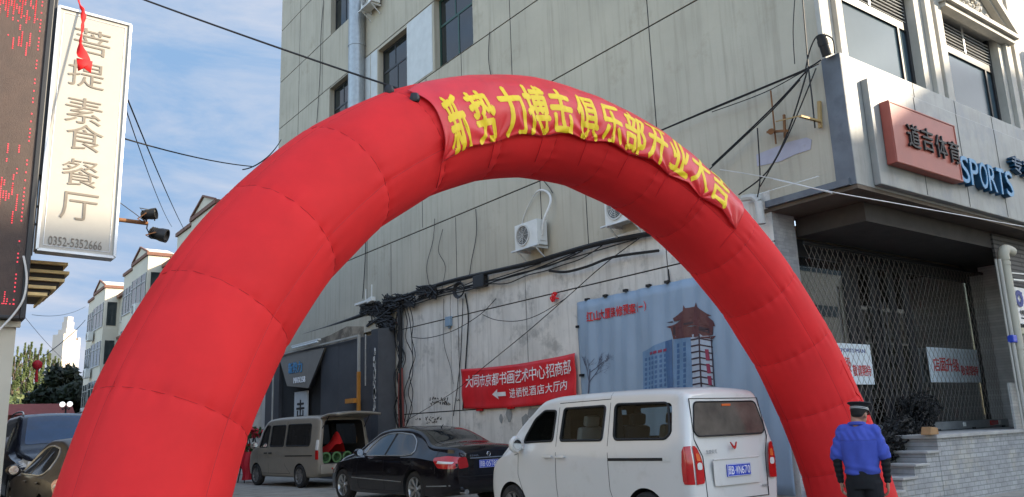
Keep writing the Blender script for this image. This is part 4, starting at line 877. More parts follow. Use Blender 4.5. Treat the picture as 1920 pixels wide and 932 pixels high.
# ---------------------------------------------------------------- white minivan
vw=empty('white_minivan',label='white minivan parked under the arch with its rear to the viewer',cat='van',group='cars parked in the side street')
C=Car([(-.74,.36,1.74,1.10,.76,.80,.66),(-.6,.26,1.78,1.10,.79,.815,.69),(-.3,.24,1.80,1.10,.80,.825,.70),(.8,.24,1.82,1.10,.80,.83,.705),(1.6,.24,1.815,1.10,.80,.83,.705),(2.0,.24,1.775,1.10,.80,.83,.70),(2.35,.24,1.60,1.08,.80,.825,.69),(2.7,.24,1.36,1.02,.80,.82,.70),(2.95,.25,1.15,.98,.79,.81,.70),(3.12,.27,1.02,.9,.78,.79,.70),(3.26,.32,.88,.8,.74,.74,.66),(3.34,.40,.74,.66,.68,.68,.6)],lean=.14,rend=.07,fend=.10)
W1=rnd([(2.40,1.19),(1.72,1.21),(1.70,1.62),(1.96,1.63),(2.2,1.51),(2.38,1.28)],.05); W2=rnd([(1.56,1.21),(.72,1.21),(.70,1.645),(1.53,1.64)],.05); W3=rnd([(.50,1.215),(-.40,1.215),(-.47,1.28),(-.44,1.635),(.52,1.655)],.07)
o=C.body().build('body','car_white',vw,smooth=True); 
cut=arches(None,(0,2.70),.345,.8,.30)
cut.append(cutbox([(x,-.62,z) for x,z in rnd([(2.25,.55),(-.55,.55),(-.5,1.46),(-.36,1.68),(1.7,1.69),(2.12,1.3)],.1)],(0,1.24,0),'interior'))
for Wp in (W1,W2,W3): cut.append(cutbox([(x,-1.2,z) for x,z in Wp],(0,2.4,0),'interior'))
boolean(o,cut)
for sd in (1,-1):
    for i,Wp in enumerate((W1,W2,W3)):
        big=[tuple(np.array(p)+(np.array(p)-np.mean(Wp,0))*.0) for p in Wp]
        f=MB(); P=[Vector(C.T((x,sd*(C.hw(x,z)+.003),z))) for x,z in Wp]; f.tube(P+[P[0],P[1]],.016,5,cap=False); fo=f.build('side_window','rubber',vw,smooth=True)
        g=MB(); C.side(g,[p for p in Wp],sd,-.012); g.build('pane','clear_glass',fo,smooth=True)
    g=MB(); C.line(g,[(1.64,1.66),(1.64,1.15),(1.66,.62),(1.64,.34)],sd); C.line(g,[(.61,1.68),(.61,1.15),(.60,.60),(.52,.36)],sd); C.line(g,[(2.5,1.04),(2.52,.75),(2.40,.45),(2.34,.34),(.52,.34)],sd); C.line(g,[(1.64,1.715),(.61,1.725)],sd); C.line(g,[(2.5,1.04),(2.60,1.02)],sd); C.line(g,[(.61,1.73),(.61,1.81)],sd,w=.006)
    g.build('door_seam','rubber',vw)
    g=MB(); C.side(g,[(.60,.955),(-.34,.965),(-.34,1.0),(.60,.99)],sd,.006); so2=g.build('slider_rail','rubber',vw); so2.modifiers.new('s','SOLIDIFY').thickness=.012
    g=MB(); C.side(g,[(-.34,.955),(-.45,.96),(-.45,1.005),(-.34,1.005)],sd,.008); g.build('rail_end','light_metal',so2)
    for x in (1.80,1.53): g=MB(); p=C.T((x,sd*(C.hw(x,1.0)+.028),1.0)); g.obox(p,((1,0,0),(0,1,0),(0,0,1)),(.2,.028,.03)); ho=g.build('door_handle','car_white',vw,bevel=.01,smooth=True)
    g=MB(); C.side(g,[(1.88,.86),(1.70,.86),(1.70,.94),(1.88,.94)],sd,.002); C.side(g,[(1.61,.86),(1.45,.86),(1.45,.94),(1.61,.94)],sd,.002); g.build('handle_recess','interior',ho) if 0 else None
    g=MB(); p=Vector((2.42,sd*.93,1.17)); g.lathe([(.001,-.05),(.08,-.045),(.10,0),(.085,.05),(.03,.08),(.001,.085)],p,(1,0,0),n=16); g.v=[(x,y,p.z+(z-p.z)*1.25) for x,y,z in g.v]; g.bar((2.40,sd*.78,1.12),(2.42,sd*.88,1.14),.04); mo=g.build('wing_mirror','car_white',vw,smooth=True)
    g=MB(); g.lathe([(.001,-.052),(.07,-.052)],p,(1,0,0),n=16); g.build('mirror_glass','chrome',mo)
    # tail lamp
    g=MB(); C.side(g,[(-.738,.70),(-.64,.705),(-.625,.74),(-.62,.92),(-.645,1.07),(-.68,1.125),(-.738,1.13)],sd,.010,.04); C.rear(g,[(sd*y,z) for y,z in [(.738,.70),(.61,.705),(.595,.74),(.60,.88),(.63,1.02),(.665,1.10),(.70,1.13),(.738,1.13)]],.012,.06); lo=g.build('tail_lamp','lamp_red',vw,smooth=True,angle=80,fix=False)
    g=MB(); C.rear(g,[(sd*y,z) for y,z in rnd([(.71,.86),(.625,.86),(.63,.94),(.71,.94)],.03)],.018); g.build('reversing_light','lamp_clear',lo)
    g=MB(); C.rear(g,[(sd*y,z) for y,z in rnd([(.71,.96),(.64,.96),(.66,1.04),(.71,1.05)],.02)],.018); g.build('indicator','lamp_orange',lo)
g=MB(); C.rear(g,rnd([(-.60,1.235),(.60,1.235),(.66,1.29),(.57,1.63),(-.57,1.63),(-.66,1.29)],.06),.006); rg=g.build('rear_window','van_rear_glass',vw,fix=False)
g=MB(); P=[C.T((C.x0-.006,y,z)) for y,z in rnd([(-.60,1.235),(.60,1.235),(.66,1.29),(.57,1.63),(-.57,1.63),(-.66,1.29)],.06)]; g.tube(P+[P[0],P[1]],.010,5,cap=False); g.build('window_seal','rubber',rg)
g=MB(); g.obox(C.T((C.x0-.012,0,1.59)),((1,0,0),(0,1,0),(0,0,1)),(.01,.16,.025)); g.build('brake_light','lamp_orange',rg)
g=MB()
for pts in ([(-.635,1.67),(-.675,1.2),(-.58,1.0),(-.56,.50)],[(.635,1.67),(.675,1.2),(.58,1.0),(.56,.50)],[(-.56,.50),(.56,.50)],[(-.635,1.67),(.635,1.67)]):
    g.tube([C.T((C.x0-.001,y,z)) for y,z in pts],.006,4)
g.build('tailgate_seam','rubber',vw)
g=MB(); C.rear(g,rnd([(-.42,.66),(.42,.66),(.42,.96),(-.42,.96)],.04),.004)
for a,b in (((-.42,.96),(.42,.96)),): g.tube([C.T((C.x0-.008,*a)),C.T((C.x0-.008,*b))],.008,6)
g.build('plate_recess','car_white',vw,fix=False)
plate(vw,C.T((C.x0-.014,-.02,.825)),(0,-1,0),(0,0,1),'晋BWN670')
g=MB()
for sd in (1,-1): g.prism([C.T((C.x0-.006,sd*y,z)) for y,z in ((.004,1.065),(.03,1.085),(.062,1.15),(.05,1.15),(.02,1.11),(.004,1.10))],(-.012,0,0))
g.build('emblem','lamp_red',vw)
g=MB(); put_chars(g,'五菱荣光',C.T((C.x0-.005,.52,1.03)),(0,-1,0),(0,0,1),.05,.045,.045,depth=.003); g.build('badge','grey_metal',vw); g=MB(); put_text(g,'新能源',C.T((C.x0-.005,-.44,.60)),(0,-1,0),(0,0,1),.12,.03,depth=.003)
g.build('badge','grey_metal',vw)
for sd in (1,-1): wheel(vw,0,.735,.30,sd,.17,8,'rim_grey'); wheel(vw,2.70,.735,.30,sd,.17,8,'rim_grey')
g=MB(); C.side(g,[(-.70,.34),(-.35,.34),(-.35,.40),(-.70,.40)],1,.003); g.build('bumper_line','rubber',vw) if 0 else None
def seatpair(par,x,mats=('seat','seat_cover')):
    for i,y in enumerate((.34,-.34)):
        g=MB(); g.box(x-.2,x+.25,y-.22,y+.22,.62,.78); g.obox((x-.25,y,1.08),((.97,0,.2),(0,1,0),(-.2,0,.97)),(.12,.42,.62)); so_=g.build('seat',mats[i],par,bevel=.05,smooth=True)
        g=MB(); g.obox((x-.33,y,1.46),((.97,0,.2),(0,1,0),(-.2,0,.97)),(.09,.24,.15)); g.build('headrest',mats[i],so_,bevel=.035,smooth=True)
seatpair(vw,1.75,('seat_cover','seat')); seatpair(vw,.85,('seat','seat_cover')); seatpair(vw,.0,('seat','seat'))
g=MB(); g.lathe([(.17,-.012),(.185,0),(.17,.012),(.155,0)],(2.15,.36,1.06),(.85,0,-.5),n=24,closed=True); g.build('steering_wheel','seat',vw,smooth=True)
g=MB(); g.box(-.25,-.05,-.6,.55,1.02,1.06); g.build('red_shelf','lamp_red',vw)
g=MB(); C.top(g,[(2.05,.5),(2.85,.56),(2.85,-.56),(2.05,-.5)],.004); g.build('windscreen','car_glass',vw,smooth=True)
place(vw,8.0,7.16,0,.984)
# ---------------------------------------------------------------- black sedan
def make_sedan(name,paint,label,detail=True):
    sv=empty(name,label=label,cat='car',group='cars parked in the side street')
    C=Car([(-1.12,.36,.98,.78,.70,.72,.56),(-1.02,.30,1.06,.80,.82,.83,.66),(-.88,.24,1.085,.82,.88,.885,.74),(-.5,.2,1.105,.86,.905,.915,.76),(-.30,.2,1.14,.88,.91,.92,.74),(-.02,.2,1.27,.9,.91,.925,.66),(.30,.2,1.385,.9,.91,.925,.615),(.75,.2,1.45,.9,.91,.925,.61),(1.25,.2,1.455,.9,.91,.925,.61),(1.65,.2,1.42,.9,.91,.925,.62),(2.0,.2,1.27,.9,.91,.92,.68),(2.35,.2,1.08,.88,.91,.915,.76),(2.6,.2,1.0,.85,.90,.905,.78),(3.0,.2,.93,.8,.89,.89,.77),(3.4,.22,.83,.72,.84,.83,.7),(3.62,.26,.72,.62,.74,.72,.58),(3.75,.34,.62,.54,.58,.56,.42)],rt=.09,cr=.035,bulge=.02,rend=.06,fend=.06)
    o=C.body(90).build('body',paint,sv,smooth=True); boolean(o,arches(None,(0,2.87),.365,.9,.33))
    G=rnd([(1.95,.935),(.32,.935),(.12,.96),(.08,1.02),(.22,1.20),(.45,1.32),(.9,1.36),(1.35,1.355),(1.62,1.29),(1.85,1.11)],.07)
    for sd in (1,-1):
        g=MB(); C.side(g,G,sd,.004,.1); wo=g.build('side_window','car_glass',sv,smooth=True,fix=False)
        P=[C.T((x,sd*(C.hw(x,z)+.006),z)) for x,z in G]; g=MB(); g.tube(P+[P[0],P[1]],.013,5,cap=False); g.build('chrome_trim','grey_metal',wo,smooth=True)
        g=MB(); C.line(g,[(1.05,1.38),(1.08,.93)],sd,.07,.006); g.build('pillar','rubber',wo); 
        g=MB(); C.line(g,[(1.07,.92),(1.10,.6),(1.06,.28)],sd); C.line(g,[(2.08,.93),(2.18,.72),(2.16,.4),(2.08,.28),(.5,.28)],sd); C.line(g,[(.10,.95),(.06,.80),(.26,.62),(.42,.44),(.46,.28)],sd); C.line(g,[(-.62,1.02),(-.72,.80),(-.72,.62)],sd); g.build('door_seam','rubber',sv)
        g=MB(); C.line(g,[(2.4,.50),(.42,.46)],sd,.018,.008); C.line(g,[(-.45,.40),(-1.05,.42)],sd,.018,.008); g.build('chrome_strip','grey_metal',sv)
        for x in (1.22,.24): g=MB(); p=C.T((x,sd*(C.hw(x,.83)+.025),.83)); g.obox(p,((1,0,0),(0,1,0),(0,0,1)),(.22,.025,.032)); g.build('door_handle',paint,sv,bevel=.01,smooth=True)
        g=MB(); p=Vector((1.93,sd*1.02,1.0)); g.lathe([(.001,-.06),(.07,-.055),(.085,0),(.06,.07),(.001,.10)],p,(1,0,0),n=16); g.v=[(x,p.y+(y-p.y)*1.3,z) for x,y,z in g.v]; g.bar((1.93,sd*.86,.96),(1.93,sd*.95,.97),.04); mo=g.build('wing_mirror',paint,sv,smooth=True)
        g=MB(); g.lathe([(.001,-.062),(.07,-.062)],p,(1,0,0),n=16); g.build('mirror_glass','chrome',mo)
        TL=rnd([(-.62,.90),(-.80,.72),(-1.12,.70),(-1.12,.90),(-.95,.93)],.05)
        g=MB(); C.side(g,TL,sd,.008,.04); C.rear(g,[(sd*y,z) for y,z in rnd([(.67,.70),(.45,.72),(.50,.90),(.67,.90)],.04)],.008); lo=g.build('tail_lamp','lamp_red',sv,smooth=True,angle=80,fix=False)
        g=MB(); C.side(g,rnd([(-.78,.80),(-1.08,.79),(-1.08,.825),(-.80,.845)],.01),sd,.014,.04); g.build('lamp_strip','lamp_clear',lo,fix=False)
        for x in (0,2.87): wheel(sv,x,.80,.33,sd,.21,7,'rim')
        g=MB(); g.cyl((-1.19,sd*.55,.30),(-1.05,sd*.55,.30),.05,n=14); g.build('exhaust_pipe','chrome',sv,smooth=True)
        g=MB(); C.side(g,rnd([(3.25,.68),(3.62,.60),(3.58,.72),(3.2,.82)],.05),sd,.006,.05); g.build('headlamp','lamp_clear',sv,smooth=True,fix=False)
    g=MB(); C.top(g,rnd([(-.42,.56),(-.42,-.56),(.22,-.48),(.22,.48)],.08),.004,.07); g.build('rear_window','car_glass',sv,smooth=True,fix=False)
    g=MB(); C.top(g,rnd([(1.72,.48),(1.72,-.48),(2.36,-.58),(2.36,.58)],.08),.004,.07); g.build('windscreen','car_glass',sv,smooth=True,fix=False)
    g=MB(); C.top(g,rnd([(.55,.30),(.55,-.30),(1.35,-.30),(1.35,.30)],.06),.003,.1); g.build('sunroof','car_glass',sv,smooth=True,fix=False)
    g=MB(); g.box(C.x0-.016,C.x0-.002,-.42,.42,.865,.885); g.build('boot_strip','chrome',sv,bevel=.004)
    g=MB()
    for y in (-.46,.46): g.tube([(C.x0-.002,y,.94),(C.x0-.002,y*.98,.62)],.004,4)
    g.tube([(C.x0-.002,-.6,.56),(C.x0-.002,.6,.56)],.005,4); g.build('boot_seam','rubber',sv)
    if detail:
        plate(sv,(C.x0-.012,0,.765),(0,-1,0),(0,0,1),'晋B05T89')
        g=MB(); c=Vector((C.x0-.012,0,.935)); g.lathe([(.038,-.004),(.043,0),(.038,.004),(.034,0)],c,(-1,0,0),n=28,closed=True)
        for k in range(3): a=math.pi/2+k*2*math.pi/3; g.bar(c,c+Vector((0,math.cos(a),math.sin(a)))*.038,.008,.006)
        g.build('emblem','chrome',sv,smooth=True,angle=30)
        g=MB(); put_text(g,'E260L',(C.x0-.006,.42,.905),(0,-1,0),(0,0,1),.20,.028,depth=.004); g.build('badge','chrome',sv)
        g=MB(); g.tube([(.42,.0,1.44),(.34,0,1.50)],[.012,.004],8); g.build('roof_antenna','rubber',sv,smooth=True)
    return sv
bs=make_sedan('black_sedan','car_black','glossy black sedan with a blue plate beside the white minivan'); place(bs,8.789,13.86,-.036,1.004)
db=make_sedan('brown_sedan','car_brown','dark brown sedan at the left edge, half hidden by the left foot of the arch',False); place(db,2.72,14.1,-.04,1.0)
# ---------------------------------------------------------------- taupe van with raised tailgate
gv=empty('taupe_van',label='taupe van with its tailgate raised, loaded with red cloth and green tubes',cat='van',group='cars parked in the side street')
C=Car([(-.98,.40,1.80,1.02,.76,.80,.68),(-.85,.30,1.86,1.02,.78,.815,.71),(-.5,.26,1.89,1.02,.79,.825,.72),(1.2,.26,1.90,1.02,.79,.83,.725),(2.0,.26,1.86,1.02,.79,.83,.72),(2.35,.26,1.70,1.03,.79,.825,.71),(2.75,.26,1.30,1.02,.79,.82,.70),(2.98,.28,1.05,.95,.78,.80,.70),(3.14,.32,.92,.84,.74,.75,.66),(3.22,.40,.78,.7,.68,.68,.6)],lean=.10,rend=.05,fend=.09)
o=C.body().build('body','car_taupe',gv,smooth=True)
cut=arches(None,(0,2.6),.345,.8,.30)
cut.append(cutbox([(-1.3,y,z) for y,z in rnd([(-.66,.62),(.66,.62),(.67,1.1),(.58,1.76),(-.58,1.76),(-.67,1.1)],.09)],(3.1,0,0),'interior'))
WG=[rnd([(2.40,1.08),(1.90,1.08),(1.88,1.68),(2.08,1.70),(2.3,1.5)],.05),rnd([(1.74,1.10),(.92,1.10),(.92,1.68),(1.74,1.68)],.06),rnd([(.78,1.10),(-.52,1.10),(-.56,1.2),(-.52,1.68),(.78,1.69)],.07)]
for Wp in WG: cut.append(cutbox([(x,-1.2,z) for x,z in Wp],(0,2.4,0),'interior'))
boolean(o,cut)
for sd in (1,-1):
    for Wp in WG:
        f=MB(); P=[C.T((x,sd*(C.hw(x,z)+.003),z)) for x,z in Wp]; f.tube(P+[P[0],P[1]],.016,5,cap=False); fo=f.build('side_window','rubber',gv,smooth=True)
        g=MB(); C.side(g,Wp,sd,-.01); g.build('pane','door_glass',fo,smooth=True)
    g=MB(); C.line(g,[(1.82,1.75),(1.82,.6),(1.84,.36)],sd); C.line(g,[(.85,1.78),(.85,.6),(.55,.36)],sd); C.line(g,[(2.55,1.06),(2.5,.6),(2.35,.36),(.55,.36)],sd); g.build('door_seam','rubber',gv)
    g=MB(); C.side(g,[(.80,.82),(-.7,.83),(-.7,.86),(.80,.85)],sd,.006); g.build('slider_rail','rubber',gv)
    for x in (1.95,1.66): g=MB(); p=C.T((x,sd*(C.hw(x,.92)+.025),.92)); g.obox(p,((1,0,0),(0,1,0),(0,0,1)),(.17,.025,.035)); g.build('door_handle','rubber',gv,bevel=.008)
    g=MB(); p=Vector((2.46,sd*.97,1.14)); g.lathe([(.001,-.05),(.09,-.045),(.11,0),(.09,.05),(.001,.09)],p,(1,0,0),n=16); g.bar((2.44,sd*.78,1.08),(2.46,sd*.9,1.1),.04); mo=g.build('wing_mirror','car_taupe',gv,smooth=True); g=MB(); g.lathe([(.001,-.052),(.085,-.052)],p,(1,0,0),n=16); g.build('mirror_glass','chrome',mo)
    g=MB(); C.side(g,rnd([(-.97,.74),(-.86,.74),(-.86,.98),(-.97,.98)],.02),sd,.010,.03); lo=g.build('tail_lamp','lamp_red',gv,smooth=True,fix=False); g=MB(); C.side(g,rnd([(-.97,.985),(-.86,.985),(-.88,1.25),(-.97,1.25)],.02),sd,.010,.03); g.build('indicator','lamp_clear',lo,fix=False)
    for x in (0,2.6): wheel(gv,x,.735,.30,sd,.18,10,'rim_grey')
g=MB(); g.grid(lambda a,b: C.T((-.90,0,1.86))+Vector((-.98*a+.06,(b-.5)*2*(.66+.05*math.sin(a*3)),.02+.10*math.sin(a*2.2)-.05*(2*b-1)**2)),16,12); tgate=g.build('tailgate','car_taupe',gv,smooth=True); tgate.modifiers.new('s','SOLIDIFY').thickness=.06
for sd in (1,-1):
    g=MB(); g.cyl(C.T((-.86,sd*.66,1.45)),C.T((-1.35,sd*.62,1.90)),.012,n=8); g.build('gas_strut','black_metal',gv)
g=MB(); g.box(-1.03,-.9,-.74,.74,.36,.60); g.build('bumper','car_taupe',gv,bevel=.04,smooth=True); g=MB(); g.box(-1.035,-1.028,.25,.42,.47,.52); g.box(-1.035,-1.028,-.42,-.25,.47,.52); g.build('reflector','lamp_red',gv)
g=MB(); g.box(-.85,1.9,-.64,.64,.60,.64); g.build('load_floor','rubber',gv)
seatpair(gv,1.75,('seat','seat')); 
place(gv,9.809,22.14,-.107,1.006)
def gvpt(x,y,z): 
    M=Matrix.Translation((9.809,22.14,.12))@Matrix.Rotation(math.pi/2+.107,4,'Z'); return M@Vector((x,y,z))
for i,y in enumerate((.50,.17,-.16)):
    c=gvpt(-.86,y,.785); ax=(gvpt(-2,y,.785)-c).normalized(); t=empty('firework_tube',tuple(c),label=('leftmost of the three green ringed tubes in the open van','middle one of the three green ringed tubes in the open van','rightmost of the three green ringed tubes, nearest the black sedan')[i],cat='tube',group='green ringed tubes in the van'); I=Matrix.Translation(-c)
    g=MB(); g.lathe([(.001,-.5),(.13,-.5),(.14,0),(.115,.0),(.11,-.1)],c,ax,n=26); o=g.build('barrel','interior',t,smooth=True); o.matrix_parent_inverse=I
    g=MB(); g.lathe([(.142,-.03),(.147,.012),(.105,.014),(.10,-.02)],c,ax,n=26); o=g.build('ring','green_ring',t,smooth=True,angle=30); o.matrix_parent_inverse=I
    g=MB(); g.lathe([(.001,-.05),(.05,-.06),(.09,-.03),(.1,-.02)],c,ax,n=20); o=g.build('cone','leaf_green',t,smooth=True); o.matrix_parent_inverse=I
g=MB(); rr=random.Random(2); g.grid(lambda a,b: gvpt(-.78+.9*b+.05*math.sin(a*9),.45-.75*a,.93+.50*math.exp(-((a-.62)/.22)**2-((b-.3)/.35)**2)+.12*math.exp(-((a-.3)/.2)**2)+.03*math.sin(a*20+b*7)-.05*abs(b-.3)-.25*(abs(a-.5)*2)**4),26,16)
tag(g.build('red_cloth_heap','red_cloth',smooth=True),'heap of folded red cloth inside the open taupe van','cloth')
# ---------------------------------------------------------------- dark suv facing the viewer
sv=empty('dark_suv',label='dark blue SUV with roof rails facing the viewer behind the brown sedan',cat='car',group='cars parked in the side street')
C=Car([(-.95,.40,1.66,1.05,.80,.84,.66),(-.8,.30,1.76,1.05,.86,.88,.70),(-.3,.26,1.80,1.06,.89,.91,.71),(1.2,.26,1.80,1.06,.89,.92,.71),(1.55,.26,1.75,1.06,.89,.92,.71),(1.95,.26,1.50,1.06,.89,.92,.76),(2.35,.26,1.20,1.04,.89,.91,.80),(2.6,.26,1.12,1.0,.89,.90,.80),(3.1,.28,1.06,.95,.87,.88,.78),(3.45,.30,.98,.88,.82,.83,.72),(3.6,.34,.86,.78,.76,.76,.66)],rend=.07,fend=.09)
o=C.body().build('body','car_suv',sv,smooth=True); boolean(o,arches(None,(0,2.75),.40,.9,.36))
g=MB(); C.top(g,rnd([(1.60,.56),(1.60,-.56),(2.33,-.66),(2.33,.66)],.08),.004,.07); g.build('windscreen','suv_glass',sv,smooth=True,fix=False)
for sd in (1,-1):
    g=MB(); C.side(g,rnd([(1.95,1.10),(-.55,1.10),(-.5,1.5),(-.2,1.64),(1.35,1.66),(1.6,1.56)],.08),sd,.004); g.build('side_window','car_glass',sv,smooth=True,fix=False)
    for x in (0,2.75): wheel(sv,x,.80,.36,sd,.22,5,'rim')
    g=MB(); C.side(g,rnd([(3.2,.78),(3.58,.74),(3.55,.92),(3.2,.98)],.05),sd,.008,.05); g.obox((3.60,sd*.60,.83),((1,0,0),(0,1,0),(0,0,1)),(.06,.26,.16)); g.build('headlamp','lamp_clear',sv,bevel=.02,fix=False)
    g=MB(); g.tube(smoothpts([(1.4,sd*.62,1.80),(1.2,sd*.62,1.86),(.4,sd*.62,1.88),(-.4,sd*.62,1.86),(-.6,sd*.62,1.80)],4),.018,8); g.build('roof_rail','light_metal',sv,smooth=True)
    g=MB(); p=Vector((2.0,sd*1.04,1.15)); g.lathe([(.001,-.06),(.09,-.05),(.11,0),(.08,.06),(.001,.09)],p,(1,0,0),n=16); g.bar((2.0,sd*.88,1.1),(2.0,sd*.98,1.12),.04); g.build('wing_mirror','car_suv',sv,smooth=True)
g=MB(); g.box(3.58,3.625,-.44,.44,.66,.90)
gr=g.build('grille','rubber',sv,bevel=.02); g=MB()
for z in (.70,.77,.84): g.box(3.62,3.64,-.42,.42,z-.012,z+.012)
g.build('grille_bar','chrome',gr,bevel=.004)
g=MB(); g.tube([(2.42,.55,1.145),(2.36,-.1,1.185)],.01,6); g.tube([(2.42,-.1,1.145),(2.36,-.62,1.17)],.01,6); g.build('wiper','rubber',sv)
place(sv,3.05,23.6,math.pi-.0,1.15)
# ================================================================= shop front things
sb=empty('red_sign_box',(13.4,6.37,5.4),label='faded salmon red sign box with black characters on the canopy',cat='sign'); I=Matrix.Translation(-sb.location)
mb=MB(); mb.box(12.31,14.49,6.215,6.375,5.39,6.44); o=mb.build('box','salmon_box',sb,bevel=.012); o.matrix_parent_inverse=I
mb=MB()
for a in ((12.31,14.49,5.40,5.425),(12.31,14.49,6.405,6.43),(12.32,12.345,5.425,6.405),(14.455,14.48,5.425,6.405)): mb.box(a[0],a[1],6.205,6.2145,a[2],a[3])
o=mb.build('edge_trim','salmon_box',sb,bevel=.003); o.matrix_parent_inverse=I
mb=MB()
for ch,px,py in zip('道吉体育',(1711,1737,1763,1787),(256,263,276,286)):
    c=onY(px,py,6.21); put_text(mb,ch,c-Vector((.19,0,.20)),(1,0,0),(0,0,1),.38,.40,depth=.03,bold=.008)
o=mb.build('lettering','black_ink',sb); o.matrix_parent_inverse=I
sl=empty('sports_letters',(16,6.35,5.6),label='raised blue letters reading SPORTS on the canopy board',cat='sign letters'); I=Matrix.Translation(-sl.location)
a=onY(1806,337,6.24); b=onY(1907,374,6.24); n=6; hgt=.50; mb=MB(); md=MB()
zz=(a.z+b.z)/2
for i,ch in enumerate('SPORTS'):
    x=a.x+(b.x-a.x)*i/n; put_text(mb,ch,(x,6.262,zz),(1,0,0),(0,0,1),(b.x-a.x)/n*.86,hgt,depth=.012,bold=.015,shear=.12); put_text(md,ch,(x,6.375,zz),(1,0,0),(0,0,1),(b.x-a.x)/n*.86,hgt,depth=.11,bold=.02,shear=.12)
o=mb.build('letter_face','blue_letter',sl); o.matrix_parent_inverse=I; o=md.build('letter_side','blue_letter_side',sl); o.matrix_parent_inverse=I
mb=MB(); c=onY(1898,322,6.3); put_chars(mb,'专卖店',(c.x,6.37,c.z),(1,0,0),(0,0,1),.5,.42,.34,depth=.1,bold=.02); tag(mb.build('shop_characters','blue_letter_side'),'dark blue raised characters at the right edge above SPORTS','sign letters')
# ---- folding diamond grille
gt=empty('folding_gate',(15.5,8.05,1.2),label='closed diamond lattice security gate across the shop doors',cat='gate'); I=Matrix.Translation(-gt.location)
mb=MB(); x0,x1,z0,z1=12.28,18.88,1.34,4.42; 
def warp(x): # bars bunch up towards the right
    f=(x-x0)/(x1-x0); return x0+(x1-x0)*(f+.09*math.sin(math.pi*f)*f)
px,pz=.155,.245; NX=int((x1-x0)/px); run=(z1-z0)/pz*px
for sgn,yy in ((1,8.0),(-1,8.012)):
    k=-int(run/px)-1
    while k<NX+1:
        xa=x0+k*px if sgn>0 else x0+k*px+run; t0,t1=0,1
        P=[]
        for i in range(13):
            f=i/12; x=x0+k*px+(run*f if sgn>0 else run*(1-f)); z=z0+(z1-z0)*f
            if x0<=x<=x1: P.append(Vector((warp(x),yy,z)))
        if len(P)>1:
            for i in range(len(P)-1): mb.bar(P[i],P[i+1],.0065,.004,up=(0,1,0))
        k+=1
o=mb.build('lattice','lattice',gt); o.matrix_parent_inverse=I
mb=MB(); mb.box(x0-.02,x1+.02,7.97,8.05,1.18,1.33); o=mb.build('bottom_rail','grey_metal',gt,bevel=.005); o.matrix_parent_inverse=I
mb=MB(); mb.box(x0,x1,7.99,8.03,z1,z1+.05); o=mb.build('top_rail','black_metal',gt); o.matrix_parent_inverse=I
mb=MB()
for x in (13.0,14.4,15.9,17.3,18.6): mb.box(x-.05,x+.05,7.94,7.965,1.165,1.20)
o=mb.build('floor_guide','black_metal',gt); o.matrix_parent_inverse=I
mb=MB(); mb.box(18.05,18.4,7.955,7.969,1.22,1.31); o=mb.build('lock_plate','lamp_red',gt); o.matrix_parent_inverse=I
mb=MB(); mb.box(18.42,18.52,7.955,7.968,1.22,1.31); mb.box(16.9,17.0,7.955,7.968,1.22,1.30); o=mb.build('sticker','ac_white',gt); o.matrix_parent_inverse=I
def glassposter(x0,x1,z0,z1,label,hdr=None):
    t=empty('shop_poster',((x0+x1)/2,8.3,z0),label=label,cat='poster',group='posters on the shop glass'); I=Matrix.Translation(-t.location)
    mb=MB(); mb.box(x0,x1,8.27,8.276,z0,z1); o=mb.build('sheet','paper_white',t); o.matrix_parent_inverse=I
    mb=MB(); w=x1-x0; put_chars(mb,'店面升级',(x0+.08*w,8.269,z0+.22),(1,0,0),(0,0,1),w*.125,w*.118,.27,depth=.004,bold=.02); put_chars(mb,'敬请期待',(x0+.60*w,8.269,z0+.15),(1,0,0),(0,0,1),w*.09,w*.085,.2,depth=.004,bold=.015)
    o=mb.build('lettering','red_ink',t); o.matrix_parent_inverse=I
    if hdr: mb=MB(); put_text(mb,hdr,(x1-.62*w,8.269,z1-.16),(1,0,0),(0,0,1),w*.5,.07,depth=.004); o=mb.build('header','blue_ink',t); o.matrix_parent_inverse=I
glassposter(16.5,18.65,2.10,2.80,'white poster with red characters on the right glass pane behind the gate')
glassposter(12.75,14.42,2.05,2.78,'white poster with red characters partly hidden by the arch leg','SPORTS MAN')
# ---- pipes right of the gate
dp_=empty('drain_pipe',(16.6,6.7,.7),label='thick cream drainpipe with a thin companion pipe right of the gate',cat='pipe'); I=Matrix.Translation(-dp_.location)
mb=MB(); mb.tube([(16.72,6.66,4.4),(16.72,6.66,.75)],.085,16); mb.tube(smoothpts([(17.1,6.66,4.50),(16.85,6.66,4.52),(16.73,6.66,4.44),(16.72,6.66,4.3)],4),.1,14); 
for z in (4.2,2.6,.95): mb.cyl((16.72,6.66,z),(16.72,6.66,z+.07),.097,n=16)
o=mb.build('pipe','beige_stone',dp_,smooth=True,angle=35); o.matrix_parent_inverse=I
mb=MB(); mb.cyl((16.50,6.66,4.3),(16.50,6.66,1.16),.035,n=10); mb.cyl((16.44,6.70,4.3),(16.44,6.70,1.16),.02,n=8); o=mb.build('thin_pipe','white_trim',dp_,smooth=True); o.matrix_parent_inverse=I
mb=MB(); mb.box(16.42,16.60,6.61,6.72,2.72,2.86); o=mb.build('blue_tape','plate_blue',dp_,bevel=.02); o.matrix_parent_inverse=I
